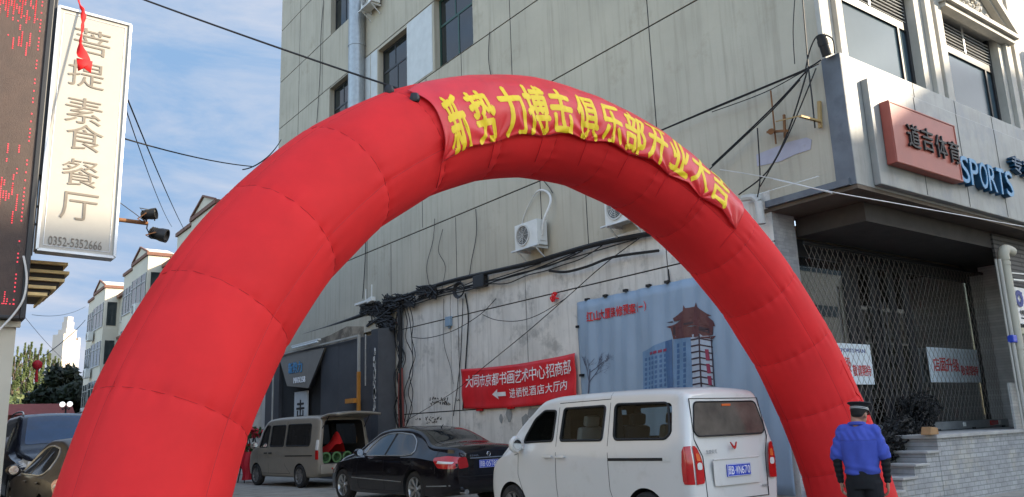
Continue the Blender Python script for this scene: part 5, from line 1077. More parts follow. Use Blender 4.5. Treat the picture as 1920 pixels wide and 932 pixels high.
# ---- bank corner at the right edge
bk=empty('bank_sign',(17.5,6.8,3.1),label='white bank sign with a blue round coin emblem at the right edge',cat='sign'); I=Matrix.Translation(-bk.location)
mb=MB(); mb.box(16.95,19.4,6.70,6.80,3.10,3.82); o=mb.build('board','bank_white',bk,bevel=.01); o.matrix_parent_inverse=I
mb=MB(); c=onY(1911,560,6.69); R1,R0=.165,.075
P=[];n=40
for k in range(n+1):
    a=2*math.pi*k/n; 
    ca,sa_=math.cos(a),math.sin(a); d=R0/(abs(ca)+abs(sa_)); P.append(((c.x+R1*ca,6.688,c.z+R1*sa_),(c.x+d*ca*1.15,6.688,c.z+d*sa_*1.15)))
vs=[q for p in P for q in p]; mb.add(vs,[(2*i,2*i+1,2*i+3,2*i+2) for i in range(n)]); mb.box(c.x-.03,c.x+.16,6.684,6.687,c.z+.1,c.z+.135)
o=mb.build('emblem','blue_ink',bk); o.matrix_parent_inverse=I; o.modifiers.new('s','SOLIDIFY').thickness=.006
mb=MB(); put_chars(mb,'中国建设银行',(17.12,6.699,3.27),(1,0,0),(0,0,1),.105,.095,.10,depth=.005,bold=.01); put_text(mb,'China Construction Bank',(17.14,6.699,3.20),(1,0,0),(0,0,1),.6,.04,depth=.004); o=mb.build('lettering','black_ink',bk); o.matrix_parent_inverse=I
am=empty('cash_machine_booth',(18,6.8,1.9),label='green glass cash machine front with a light blue stripe below the bank sign',cat='cash machine'); I=Matrix.Translation(-am.location)
mb=MB(); mb.box(16.86,19.4,6.78,6.84,1.9,3.05); o=mb.build('panel','atm_green',am); o.matrix_parent_inverse=I
mb=MB(); mb.box(16.86,19.4,6.765,6.779,2.22,2.28); mb.box(16.86,19.4,6.765,6.779,2.14,2.18); o=mb.build('stripe','atm_stripe',am); o.matrix_parent_inverse=I
mb=MB(); mb.box(17.05,17.9,6.76,6.779,2.38,2.9); o=mb.build('screen','window_sky',am); o.matrix_parent_inverse=I
mb=MB(); mb.box(17.02,17.05,6.755,6.779,2.35,2.93); mb.box(17.02,17.93,6.755,6.779,2.9005,2.93); o=mb.build('screen_frame','leaf_green',am); o.matrix_parent_inverse=I
mb=MB(); mb.box(16.86,24,6.86,6.9,3.9,4.88); tag(mb.build('roller_shutter','grey_shutter'),'dark ribbed shutter under the canopy above the bank sign','shutter')
mb=MB(); mb.bar((16.8,6.6,4.05),(18.5,6.6,4.12),.02); mb.bar((16.85,6.62,3.93),(18.5,6.62,3.98),.03); tag(mb.build('awning_rod','light_metal'),'pale metal rods under the shutter above the bank sign','rod')
# ---- net heap, brick, step things
rr=random.Random(31); mb=MB()
def drape(path,wid,Y0,Y1,seed,keep=.74):
    r=random.Random(seed); nu,nv=46,26; P={}
    pp=smoothpts([(x,y,0) for x,y in path],8); 
    for i in range(nu+1):
        f=i/nu; k=f*(len(pp)-1); j=min(int(k),len(pp)-2); c=pp[j].lerp(pp[j+1],k-j)
        for q in range(nv+1):
            g=q/nv-.5; Y=Y0+(Y1-Y0)*f+.28*(2*g)**2+.07*math.sin(g*22+seed+f*9)+.05*math.sin(f*31+g*13)+r.uniform(-.03,.03)
            x=c.x+g*wid*(1+.25*math.sin(f*7+seed))+r.uniform(-1.6,1.6); y=c.y+10*abs(g)*2+4*math.sin(g*15+f*5)+r.uniform(-1.6,1.6); P[i,q]=onY(x,y,Y)
    ks=list(P); ix={k:i for i,k in enumerate(ks)}
    mb.add([P[k] for k in ks],[(ix[i,q],ix[i+1,q],ix[i+1,q+1],ix[i,q+1]) for i in range(nu) for q in range(nv) if r.random()<keep])
drape([(1722,738),(1726,775),(1712,810),(1690,835)],64,7.75,7.35,1,.62); drape([(1735,752),(1730,790),(1716,826)],58,7.6,7.3,2,.7); drape([(1700,775),(1676,810),(1650,842),(1638,868)],84,7.5,7.1,3,.85); drape([(1712,800),(1690,828),(1664,852)],80,7.4,7.15,4,.92); drape([(1660,812),(1640,838),(1622,862)],60,7.5,7.2,5,.85)
for (cx,cy,sx_,sy_,Y) in ((1722,772,34,42,7.5),(1690,812,46,34,7.35),(1655,838,40,34,7.25)):
    for i in range(160):
        a=rr.random()*6.283; q=math.sqrt(rr.random()); p=onY(cx+sx_*q*math.cos(a),cy+sy_*q*math.sin(a),Y+rr.uniform(-.2,.3)); d=Vector((rr.gauss(0,1),rr.gauss(0,1),rr.gauss(0,1))).normalized(); e=d.orthogonal().normalized(); s=rr.uniform(.03,.09); mb.tube([p-d*s,p+e*s*.5,p+d*s],.006,3)
tag(mb.build('netting_heap','net_black',fix=False),'heap of black netting piled on the steps in front of the gate','netting')
mb=MB(); mb.prism([(13.14,6.72,1.165),(13.42,6.72,1.165),(13.40,6.72,1.27),(13.2,6.72,1.29)],(0,.16,0)); tag(mb.build('broken_brick','wood',bevel=.012),'orange broken brick on the platform edge beside the netting','brick')
# ================================================================= far shop entrance
es=empty('entrance_sign',(11.2,28.3,3.2),label='brown tapered sign board over the far entrance under the strip light',cat='sign'); I=Matrix.Translation(-es.location)
q=[onX(522,667,11.30),onX(609,652,11.30),onX(578,728,11.12),onX(538,724,11.12)]; mb=MB(); mb.prism(q,(.06,0,0)); o=mb.build('board','shop_sign',es,bevel=.01); o.matrix_parent_inverse=I
def esp(px,py): # point on the tilted board
    f=(py-660)/65; return onX(px,py,11.285-.17*f)
mb=MB(); up=(esp(560,690)-esp(560,705)).normalized(); ri=(esp(580,695)-esp(545,700)).normalized(); put_chars(mb,'新势力',esp(541,701),ri,up,.42,.38,.42,depth=.02,bold=.02); o=mb.build('lettering','blue_letter',es); o.matrix_parent_inverse=I
mb=MB(); put_text(mb,'MAX158',esp(551,719),ri,up,1.0,.22,depth=.02,bold=.01); o=mb.build('small_lettering','white_ink',es); o.matrix_parent_inverse=I
mb=MB(); mb.add([onX(608,653,11.28),onX(612,653,11.5),onX(590,722,11.5),onX(578,728,11.1)],[(0,1,2,3)]); o=mb.build('side_face','grey_clad2',es); o.matrix_parent_inverse=I; o.modifiers.new('s','SOLIDIFY').thickness=.02
wb=empty('club_board',(11.3,27.8,2),label='white upright board with a brushed black character beside the far entrance',cat='sign board'); I=Matrix.Translation(-wb.location)
mb=MB(); mb.box(11.33,11.38,27.2,28.35,.3,3.02); o=mb.build('board','white_panel',wb); o.matrix_parent_inverse=I
mb=MB(); put_text(mb,'击',(11.329,28.12,2.10),(0,-1,0),(0,0,1),.68,.62,depth=.01,bold=.02); put_text(mb,'搏',(11.329,28.12,1.30),(0,-1,0),(0,0,1),.68,.62,depth=.01,bold=.02); o=mb.build('lettering','black_ink',wb); o.matrix_parent_inverse=I
pf=empty('pipe_frame',(11.2,23,0),label='white pipe frame with orange foot round the far entrance',cat='pipe frame'); I=Matrix.Translation(-pf.location)
mb=MB(); mb.bar((11.22,30.2,4.46),(11.22,23.0,4.46),.05); mb.bar((11.22,23.0,4.485),(11.22,23.0,3.35),.07); mb.bar((11.22,22.55,4.45),(11.22,22.55,2.9),.03); mb.bar((11.22,30.2,4.46),(11.22,30.2,.12),.05); o=mb.build('pipe','white_trim',pf); o.matrix_parent_inverse=I
mb=MB(); mb.bar((11.22,23.0,3.35),(11.22,23.0,.12),.09); mb.box(11.1,11.28,23.1,23.7,2.42,2.56); o=mb.build('orange_foot','orange_paint',pf); o.matrix_parent_inverse=I
tl=empty('strip_light',(11.2,27,4.6),label='white strip light above the far entrance sign',cat='lamp'); I=Matrix.Translation(-tl.location)
mb=MB(); mb.box(11.1,11.2,25.8,28.2,4.60,4.66); o=mb.build('housing','ac_white',tl,bevel=.01); o.matrix_parent_inverse=I
mb=MB(); mb.cyl((11.12,25.9,4.565),(11.12,28.1,4.565),.03,n=10); o=mb.build('tube','tube_light',tl,smooth=True); o.matrix_parent_inverse=I
# peeled plaster and dangling scraps over the grey panels
pm('raw_plaster',(.25,.205,.15),.9,var=.3,vs=2,dirt=(.08,.065,.05,.8),dpos=.5,bump=.4,bs=12)
mb=MB(); P=[onX(x,y,11.395) for x,y in ((610,650),(640,655),(682,650),(682,612),(650,612),(620,628),(560,650))]; mb.prism(P,(.02,0,0)); tag(mb.build('plaster_patch','raw_plaster'),'brown stained bare plaster above the dark grey panels','plaster')
mb=MB()
for i in range(34): 
    z=4.05-rr.random()*1.9; mb.obox((11.1,21.72+rr.uniform(-.05,.05),z),((1,0,0),(0,1,rr.uniform(-.5,.5)),(0,0,1)),(.012,.05+rr.random()*.07,.05+rr.random()*.1))
tag(mb.build('foam_strip','ac_grill' if 0 else 'cable_grey'),'pale crumbling foam strip down the edge of the dark grey pier','foam')
# flower stands left of the taupe van
for i,(px,py,lab) in enumerate(((462,905,'flower stand with red blooms left of the taupe van, nearer the arch'),(474,892,'second flower stand of red blooms behind the first by the van'))):
    b=onZ(px,py,.12); f=empty('flower_stand',tuple(b),label=lab,cat='flower stand',group='opening flower stands'); I=Matrix.Translation(-b)
    mb=MB()
    for a in (0,2.1,4.2): mb.cyl(b+Vector((math.cos(a)*.35,math.sin(a)*.35,0)),b+Vector((0,0,1.5)),.02,n=6)
    o=mb.build('tripod','black_metal',f); o.matrix_parent_inverse=I
    mb=MB(); mr_=MB()
    for k in range(260):
        h=rr.choice((.55,1.0,1.5)); a=rr.random()*6.28; r_=rr.random()**.5*.38; p=b+Vector((math.cos(a)*r_,math.sin(a)*r_,h+rr.uniform(-.1,.18))); t=mb if rr.random()<.45 else mr_
        d=Vector((rr.gauss(0,1),rr.gauss(0,1),rr.gauss(0,1))).normalized(); e=d.orthogonal(); s=.07; t.add([p-d*s,p+e*s,p+d*s,p-e*s],[(0,1,2,3)])
    o=mb.build('leaves','leaf_green',f,fix=False); o.matrix_parent_inverse=I; o=mr_.build('blooms','flower_red',f,fix=False); o.matrix_parent_inverse=I
    mb=MB(); mb.grid(lambda a,c:b+Vector((-.3+.6*a+.03*math.sin(c*8),-.42+.03*math.sin(a*12),.1+.85*c)),6,6); o=mb.build('ribbon','flower_red',f,fix=False); o.matrix_parent_inverse=I
# ================================================================= the guard
pf_=Vector((8.36,5.06,0)); fw_=Vector((8.36,5.06,0)).normalized(); ri_=Vector((fw_.y,-fw_.x,0))
fw_=(fw_*math.cos(.08)+ri_*math.sin(.08)).normalized(); ri_=Vector((fw_.y,-fw_.x,0))
guard=empty('person',tuple(pf_),label='guard in a blue short sleeved shirt and black peaked cap seen from behind',cat='person')
GM=Matrix(((ri_.x,fw_.x,0,0),(ri_.y,fw_.y,0,0),(0,0,1,0),(0,0,0,1)))
def loft(mb,secs,n=24,pw=2.0):
    """secs: (centre, rx, ry[, tilt]) elliptical sections from bottom to top, closed"""
    vs=[]
    for s in secs:
        c,rx,ry=V3(s[0]),s[1],s[2]
        for k in range(n):
            a=2*math.pi*k/n; ca,sa_=math.cos(a),math.sin(a)
            vs.append(c+Vector((rx*math.copysign(abs(ca)**(2/pw),ca),ry*math.copysign(abs(sa_)**(2/pw),sa_),0)))
    m=len(secs); fs=[(i*n+k,i*n+(k+1)%n,(i+1)*n+(k+1)%n,(i+1)*n+k) for i in range(m-1) for k in range(n)]+[tuple(range(n-1,-1,-1)),tuple((m-1)*n+k for k in range(n))]
    return mb.add(vs,fs)
def limb(mb,pts,rs,n=16):
    pts=[V3(p) for p in pts]; P=[];R=[]
    d=(pts[0]-pts[1]).normalized(); P+= [pts[0]+d*rs[0]*.95,pts[0]+d*rs[0]*.6]; R+=[rs[0]*.3,rs[0]*.8]
    P+=smoothpts(pts,4); R+=list(np.interp(np.linspace(0,len(pts)-1,len(smoothpts(pts,4))),range(len(pts)),rs))
    d=(pts[-1]-pts[-2]).normalized(); P+=[pts[-1]+d*rs[-1]*.6,pts[-1]+d*rs[-1]*.95]; R+=[rs[-1]*.8,rs[-1]*.3]
    return mb.tube(P,R,n)
def ball(mb,c,rx,ry,rz,n=14,M=None):
    vs=[];c=V3(c)
    for i in range(1,n):
        t=math.pi*i/n
        for k in range(2*n): a=math.pi*k/n; p=Vector((rx*math.sin(t)*math.cos(a),ry*math.sin(t)*math.sin(a),rz*math.cos(t))); vs.append(c+(M@p if M else p))
    N2=2*n; fs=[(i*N2+k,i*N2+(k+1)%N2,(i+1)*N2+(k+1)%N2,(i+1)*N2+k) for i in range(n-2) for k in range(N2)]+[tuple(range(N2-1,-1,-1)),tuple((n-2)*N2+k for k in range(N2))]
    return mb.add(vs,fs)
def remesh(mb,name,mat,vox,sm=4,disp=None,smooth=True):
    o=mb.build(name,mat); m=o.modifiers.new('r','REMESH'); m.mode='VOXEL'; m.voxel_size=vox
    if sm: s=o.modifiers.new('s','SMOOTH'); s.iterations=sm; s.factor=.5
    dg=bpy.context.evaluated_depsgraph_get(); me=bpy.data.meshes.new_from_object(o.evaluated_get(dg)); old=o.data; o.modifiers.clear(); o.data=me; bpy.data.meshes.remove(old); me.name=name
    if disp:
        co_=np.empty(len(me.vertices)*3); me.vertices.foreach_get('co',co_); co_=co_.reshape(-1,3); no=np.array([v.normal[:] for v in me.vertices]); co_+=no*disp(co_)[:,None]; me.vertices.foreach_set('co',co_.ravel())
    me.shade_smooth(); me.update(); o.parent=guard; o.matrix_parent_inverse=Matrix.Identity(4); o.matrix_basis=GM; return o
# body: head turned to his right and bowed, arms hanging
HR=(Matrix.Rotation(-.42,3,'Z')@Matrix.Rotation(-.20,3,'X')); HC=Vector((.035,.035,1.515))
def hp(x,y,z): return HC+HR@Vector((x,y,z))
mb=MB()
ball(mb,hp(0,-.005,.02),.076,.094,.092,M=HR); ball(mb,hp(0,.03,-.045),.058,.062,.07,M=HR); ball(mb,hp(0,.062,-.085),.03,.028,.024,M=HR)   # skull, jaw, chin
limb(mb,[hp(0,.088,.005),hp(0,.104,-.028)],[.009,.014],10); ball(mb,hp(0,.098,-.03),.019,.014,.011,M=HR)
ball(mb,hp(0,.083,-.058),.024,.012,.007,M=HR); ball(mb,hp(0,.082,-.067),.02,.012,.007,M=HR); ball(mb,hp(.028,.084,.022),.022,.011,.008,M=HR); ball(mb,hp(-.028,.084,.022),.022,.011,.008,M=HR)
for s in (1,-1): ball(mb,hp(.079*s,-.008,-.018),.010,.02,.034,10,M=HR@Matrix.Rotation(.3*s,3,'Z'))
limb(mb,[(0,-.005,1.30),(0,.0,1.38),(0,.02,1.46)],[.07,.058,.056])
loft(mb,[((0,0,.86),.14,.10),((0,0,.95),.145,.10),((0,0,1.08),.15,.105),((0,-.01,1.22),.165,.105),((0,-.01,1.31),.165,.09),((0,-.005,1.37),.10,.065),((0,0,1.40),.06,.055)])
ARM={}
for s in (1,-1):
    sh=Vector((.175*s,-.005,1.325)); el=Vector((.238*s,-.015,1.045)); wr=Vector((.232*s,.04,.815)); ARM[s]=(sh,el,wr)
    limb(mb,[sh,sh.lerp(el,.5),el],[.052,.047,.040]); limb(mb,[el,el.lerp(wr,.35),wr],[.040,.039,.026])
    # hand: palm, four curled fingers, thumb
    d=(wr-el).normalized(); side=Vector((0,1,0)); side=(side-d*side.dot(d)).normalized(); nrm=d.cross(side)*(-s)   # nrm towards the thigh
    pc=wr+d*.055; 
    for q in (-.5,-.17,.17,.5): limb(mb,[wr+d*.01+side*.03*q,wr+d*.092+side*.062*q],[.015,.0125],10)
    for q,Lf in ((.5,.066),(.17,.074),(-.17,.07),(-.5,.056)):
        b0=wr+d*.09+side*.064*q; p1=b0+d*Lf*.45+nrm*.006; p2=p1+d*Lf*.33+nrm*.018; p3=p2+d*Lf*.20+nrm*.022; limb(mb,[b0,p1,p2,p3],[.0098,.0092,.0085,.0075],9)
    limb(mb,[wr+d*.025+side*.026,wr+d*.055+side*.05+nrm*.012,wr+d*.085+side*.055+nrm*.022],[.014,.011,.009],9)
    hpv=Vector((.085*s,0,.86)); kn=Vector((.10*s,.012,.47)); an=Vector((.105*s,-.015,.085)); limb(mb,[hpv,hpv.lerp(kn,.5),kn],[.085,.072,.055]); limb(mb,[kn,kn.lerp(an,.35),an],[.055,.055,.036]); limb(mb,[an+Vector((0,-.02,-.03)),an+Vector((.01*s,.13,-.05))],[.035,.03])
remesh(mb,'body','skin',.0048,3)
# shirt
mb=MB(); loft(mb,[((0,.0,.89),.176,.125),((0,.0,.93),.182,.13),((0,-.005,1.0),.180,.128),((0,-.01,1.12),.186,.126),((0,-.015,1.22),.196,.122),((0,-.012,1.305),.190,.10),((0,-.008,1.355),.145,.085),((0,0,1.39),.085,.072)],32,2.25)
for s in (1,-1):
    sh,el,wr=ARM[s]; sh2=sh+Vector((-.01*s,0,-.005)); e2=sh.lerp(el,.84)+Vector((.008*s,0,0)); limb(mb,[sh2,sh.lerp(el,.45)+Vector((.004*s,0,0)),e2],[.067,.069,.074])
    limb(mb,[(.05*s,-.015,1.365),sh2+Vector((0,0,.03))],[.055,.06])
def wrk(c):
    x,y,z=c[:,0],c[:,1],c[:,2]; a=np.abs(x)
    return .0055*np.sin(x*36+z*5+1.6*np.sin(z*7))+.003*np.sin(x*75-z*22)*np.clip((1.28-z)*3,0,1)*np.clip((z-.88)*6,0,1)+.005*np.sin((z-a*1.2)*48)*np.clip((a-.12)*7,0,1)+.007*np.sin(z*60+x*16)*np.exp(-((z-.93)/.05)**2)+.004*np.sin(x*90+z*40)*np.exp(-((z-1.3)/.06)**2)
shirt=remesh(mb,'shirt','shirt_blue',.0075,6,wrk)
mb=MB()
for k in range(2):
    mb.tube([Vector((math.cos(t)*.082,math.sin(t)*.072+.004,1.405+.012*k-.012*math.sin(t))) for t in np.linspace(0,6.283,26)],[.014]*26,8)
for s in (1,-1): mb.obox((.125*s,-.005,1.392),((.95,0,-.28*s),(0,1,0),(.28*s,0,.95)),(.10,.045,.012))
cl=remesh(mb,'collar','shirt_blue',.004,3); 
mb=MB(); mb.tube([Vector((math.cos(t)*.205,math.sin(t)*.139-.012,1.245+.004*math.sin(t*7))) for t in np.linspace(3.4,6.02,30)],.0022,5); yk=mb.build('yoke_seam','blue_ink',guard); yk.matrix_basis=GM
# trousers, belt, sleeves, shoes
mb=MB(); loft(mb,[((0,0,.74),.155,.12),((0,0,.82),.168,.127),((0,0,.90),.168,.122),((0,0,.935),.163,.118)],28,2.3)
for s in (1,-1): limb(mb,[(.085*s,0,.80),(.095*s,.01,.47),(.105*s,-.01,.09)],[.105,.085,.075])
remesh(mb,'trousers','trousers',.008,4,lambda c:.005*np.sin(c[:,2]*40+c[:,0]*30)*np.clip(.8-c[:,2],0,.5)*2)
mb=MB()
for s in (1,-1):
    mb=MB(); sh,el,wr=ARM[s]; limb(mb,[sh.lerp(el,.6),el,wr+(el-wr)*.02],[.058,.050,.034])
    remesh(mb,'arm_sleeve','sleeve_black',.005,3,lambda c:.0025*np.sin(c[:,2]*110))
mb=MB()
for s in (1,-1): limb(mb,[(.105*s,-.05,.045),(.11*s,.05,.045),(.12*s,.17,.035)],[.045,.046,.036]); mb.box(.105*s-.04,.12*s+.045,-.09,.2,.0,.02)
remesh(mb,'shoes','cap_black',.006,3)
mb=MB()
for s in (1,-1): ball(mb,hp(.03*s,.082,.002),.011,.008,.007,8,M=HR)
o=mb.build('eyes','black_ink',guard,smooth=True); o.matrix_basis=GM
# hair: short back and sides under the cap
mb=MB(); vs=[]
ball(mb,hp(0,-.014,.034),.0805,.095,.086,M=HR); ball(mb,hp(0,-.043,.0),.069,.056,.052,M=HR)
h=remesh(mb,'hair','hair',.004,2,lambda c:.0012*np.sin(c[:,0]*900+c[:,2]*300))
mb=MB(); n=40
prof=[(.083,.100,.045,0),(.086,.103,.05,0),(.087,.104,.085,0),(.096,.113,.098,.002),(.118,.135,.112,.004),(.122,.139,.120,.004),(.112,.130,.128,.004),(.06,.07,.135,.004),(.001,.001,.136,.004)]
vs=[]
for rx,ry,z,yo in prof:
    for k in range(n): a=2*math.pi*k/n; vs.append(hp(rx*math.cos(a),ry*math.sin(a)+yo,z+.03*0+(.012*math.sin(a) if z>.09 else 0)))
mb.add(vs,[(i*n+k,i*n+(k+1)%n,(i+1)*n+(k+1)%n,(i+1)*n+k) for i in range(len(prof)-1) for k in range(n)])
cp=mb.build('cap','cap_black',guard,smooth=True,angle=50); cp.matrix_basis=GM
mb=MB(); 
P1=[hp(.089*math.cos(a),.106*math.sin(a),.052) for a in np.linspace(0,6.283,n)]; P2=[hp(.0895*math.cos(a),.1065*math.sin(a),.066) for a in np.linspace(0,6.283,n)]
mb.tube(P1,.004,6,cap=False); mb.tube(P2,.004,6,cap=False); o=mb.build('cap_band','silver_braid',cp,smooth=True); 
mb=MB(); mb.grid(lambda a,b: hp((.088+.012*b)*math.cos(math.radians(35+110*a)),.104*math.sin(math.radians(35+110*a))+.055*b*math.sin(math.pi*a)**.7,.048-.03*b),18,4); o=mb.build('peak','car_black',cp,smooth=True,fix=False); o.modifiers.new('s','SOLIDIFY').thickness=.004
# ================================================================= background
ap=empty('apartment_row',(12.6,33,0),label='cream four storey apartment row with gabled bays receding behind the arch',cat='building'); I=Matrix.Translation(-ap.location)
def AP(mb,name,mat,par=ap,**k):
    o=mb.build(name,mat,par,**k)
    if par is ap: o.matrix_parent_inverse=I
    return o
mb=MB(); mb.box(12.6,24,33,76,0,12.0); AP(mb,'wall','apt_wall')
mb=MB(); mb.box(12.35,24,33,76,12.0,12.25); mb.box(12.5,12.599,33,76,8.95,9.12); AP(mb,'roof_trim','apt_trim')
for yc in (41.5,55.0,68.0):
    for (y0,y1,X,zt,gab) in ((yc-2.1,yc+2.1,11.55,12.75,True),(yc+2.5,yc+5.6,11.75,12.7,False)):
        if y1>84: continue
        mb=MB(); mb.box(X,12.8,y0,y1,.5,zt)
        if gab: mb.prism([(X,y0,zt+.2),(X,y1,zt+.2),(X,(y0+y1)/2,zt+.85)],(1.6,0,0))
        bo=AP(mb,'bay','apt_wall')
        m2=MB(); m2.box(X-.1,12.9,y0-.1,y1+.1,zt,zt+.2)
        if gab:
            for s in (y0,y1): m2.bar((X-.05,s,zt+.22),(X-.05,(y0+y1)/2,zt+.9),.1,.1)
        AP(m2,'trim','apt_trim',bo)
        for f in range(4):
            z=1.4+f*2.85
            w1=MB(); w1.box(X-.03,X+.01,y0+.25,y1-.25,z,z+1.75); w1.box(X+.2,X+.85 if gab else 12.4,y0-.03,y0+.01,z,z+1.75); wo=AP(w1,'window','apt_glass',bo)
            w2=MB()
            for q in (0,.33,.66,1): yy=y0+.25+(y1-y0-.5)*q; w2.box(X-.06,X-.03,yy-.04,yy+.04,z,z+1.75)
            w2.box(X-.06,X-.03,y0+.21,y1-.21,z-.08,z-.001); w2.box(X-.06,X-.03,y0+.29,y1-.29,z+1.2,z+1.26); AP(w2,'frame','grey_metal',wo)
for yb in (34.5,37,48.2,50.4,61.6,63.8,74.2):
    for f in range(4):
        z=1.6+f*2.85; w1=MB(); w1.box(12.56,12.598,yb,yb+1.2,z,z+1.5); wo=AP(w1,'window','apt_glass'); w2=MB(); w2.box(12.53,12.559,yb+.57,yb+.63,z,z+1.5); w2.box(12.5,12.56,yb-.1,yb+1.3,z-.1,z-.001); AP(w2,'frame','white_trim',wo)
for k,(y,z,lab) in enumerate(((69.3,3.4,'tiny far air conditioner low on the farthest gabled bay'),(69.3,6.3,'tiny far air conditioner on the third floor of the farthest bay'),(69.3,9.1,'tiny far air conditioner at the top floor of the farthest bay'),(54.0,9.1,'far air conditioner by the arch edge on the middle gabled bay'))):
    a=ac_unit((11.50,y,z),lab,1.15,False)
# annex between the big building and the row
an=empty('low_annex',(11.8,31.4,0),label='low pale annex seen left of the taupe van behind the arch',cat='building'); I2=Matrix.Translation(-an.location)
mb=MB(); mb.box(11.8,16,31.4,33,0,4.2); mb.box(11.2,12.59,33.01,43,0,3.4); o=mb.build('wall','whitewash',an); o.matrix_parent_inverse=I2
mb=MB(); mb.box(11.05,12.59,33.01,43.1,3.4,3.55); o=mb.build('roof','apt_trim',an); o.matrix_parent_inverse=I2
for y in (34,37,40): 
    mb=MB(); mb.box(11.16,11.199,y,y+1.8,1.3,2.8); o=mb.build('window','apt_glass',an); o.matrix_parent_inverse=I2; m2=MB(); m2.box(11.12,11.159,y-.08,y+1.88,1.2,1.295); m2.box(11.12,11.159,y+.86,y+.94,1.3,2.8); m2.build('frame','apt_trim',o)
# tower hotel far away
c=onD(121,690,620); b=Vector((c.x,c.y,0)); tw=empty('distant_tower',tuple(b),label='pale stepped hotel tower far away above the poplars',cat='building'); tw.rotation_euler.z=.5; tw.scale=(.64,.64,1.0)
mb=MB(); mb.box(-10,10,-9,9,0,79); mb.box(-11.5,-7.5,-9.5,9.5,0,83); mb.box(8,11,-9.5,9.5,0,81); mb.box(-7,7,-7,7,79,87); mb.box(-4.5,4.5,-4.5,4.5,87,93); mb.prism([(-3.5,-3.5,93),(3.5,-3.5,93),(3.5,3.5,93),(-3.5,3.5,93)],(0,0,4)); mb.build('wall','tower_white',tw)
for k in range(5):
    mb=MB(); mb.box(-6.2+k*2.6,-5.0+k*2.6,-9.15,-9.01,8,76); mb.build('window','tower_window',tw)
mb=MB(); mb.box(-10.15,-10.01,-7,7,84,85.5) if 0 else mb.box(-6,6,-7.2,-7.01,81,85); mb.build('crown_window','tower_window',tw)
# trees
def tree(name,b,h,rad,label,group,leaf,n,poplar=False,seed=0,size=.28):
    r=random.Random(seed); t=empty(name,tuple(b),label=label,cat='tree',group=group)
    mb=MB(); tr_h=h*.93 if poplar else h*.55; mb.tube([(0,0,0),(.05*h*.1,0,tr_h*.5),(0,.02*h,tr_h)],[h*.018,h*.012,h*.003],8)
    for k in range(9 if not poplar else 16):
        z=tr_h*(.35+.6*k/(9 if not poplar else 16)); a=k*2.4; l=rad*(.75 if not poplar else .7); mb.tube([(0,0,z),(math.cos(a)*l*.5,math.sin(a)*l*.5,z+l*(.45 if not poplar else 1.2)),(math.cos(a)*l,math.sin(a)*l,z+l*(.7 if not poplar else 2.4))],[h*.006,h*.004,h*.0015],5)
    mb.build('trunk','bark',t)
    mb=MB()
    if poplar: cl=[(r.gauss(0,rad*.33),r.gauss(0,rad*.33),h*(.12+.84*k/26),rad*(.62-.58*(k/26))) for k in range(27)]
    else:
        cl=[]
        for k in range(30):
            a=r.random()*6.28; e=r.uniform(-.5,1); q=r.uniform(.3,.85)*rad; cl.append((math.cos(a)*q*math.cos(e),math.sin(a)*q*math.cos(e),h*.58+math.sin(e)*h*.36*r.uniform(.6,1),rad*r.uniform(.22,.4)))
    for i in range(n):
        c=cl[r.randrange(len(cl))]; d=Vector((r.gauss(0,1),r.gauss(0,1),r.gauss(0,1))).normalized(); p=Vector(c[:3])+d*c[3]*r.random()**.4
        if poplar: p.z+=r.uniform(-.4,.5); s0=.55+.45*(1-c[2]/h)
        u=Vector((r.gauss(0,1),r.gauss(0,1),r.gauss(0,1)+.3)).normalized(); v=u.orthogonal().normalized(); s=size*r.uniform(.6,1.3)*(s0 if poplar else 1); mb.add([p-u*s,p+v*s*.55,p+u*s,p-v*s*.55],[(0,1,2,3)])
    mb.build('crown',leaf,t,fix=False); return t
PL=[(30,655,100,'leaf_poplar'),(40,648,112,'leaf_poplar_pale'),(50,641,104,'leaf_poplar'),(58,640,96,'leaf_poplar'),(66,652,110,'leaf_poplar_pale'),(75,644,102,'leaf_poplar'),(84,664,108,'leaf_poplar'),(94,656,98,'leaf_poplar_pale'),(103,662,106,'leaf_poplar'),(20,660,106,'leaf_poplar'),(112,672,112,'leaf_poplar_pale')]
for i,(x,y,D,m_) in enumerate(PL):
    c=onD(x,y,D); tree('poplar_tree',(c.x,c.y,0),c.z,.75,'tall narrow poplar in the row below the pale tower','poplars at the end of the street',m_,1900,True,40+i,.30)
c=onD(112,690,72); tree('dark_tree',(c.x,c.y,0),c.z+.6,2.7,'dark rounded tree beside the far end of the apartment row','street trees',"leaf_dark",4200,False,3,.3)
c=onD(146,705,70); tree('dark_tree',(c.x,c.y,0),c.z,2.0,'second dark tree tucked against the apartment wall','street trees',"leaf_dark",2600,False,4,.28)
c=onD(66,745,85); tree('green_bush_tree',(c.x,c.y,0),c.z,4.2,'broad pale green tree under the poplars','street trees','leaf_poplar_pale',3000,False,9,.4)
c=onD(40,745,88); tree('green_bush_tree',(c.x,c.y,0),c.z,4.2,'bushy green tree at the left below the poplars','street trees','leaf_poplar',3000,False,10,.4)
c=onD(40,765,60); h=empty('brick_hut',(c.x,c.y,0),label='low brick red hut behind the roof of the dark SUV',cat='hut'); mb=MB(); mb.box(-3.5,3.2,-.1,3,0,c.z-.5); mb.build('wall','brick_red',h); mb=MB(); mb.prism([(-3.8,-.4,c.z-.5),(-3.8,3.4,c.z-.5),(-3.8,1.5,c.z+.35)],(7.3,0,0)); mb.build('roof','brick_red',h); mb=MB(); mb.box(-1,.3,-.15,-.101,1,2.2); mb.build('window','apt_glass',h)
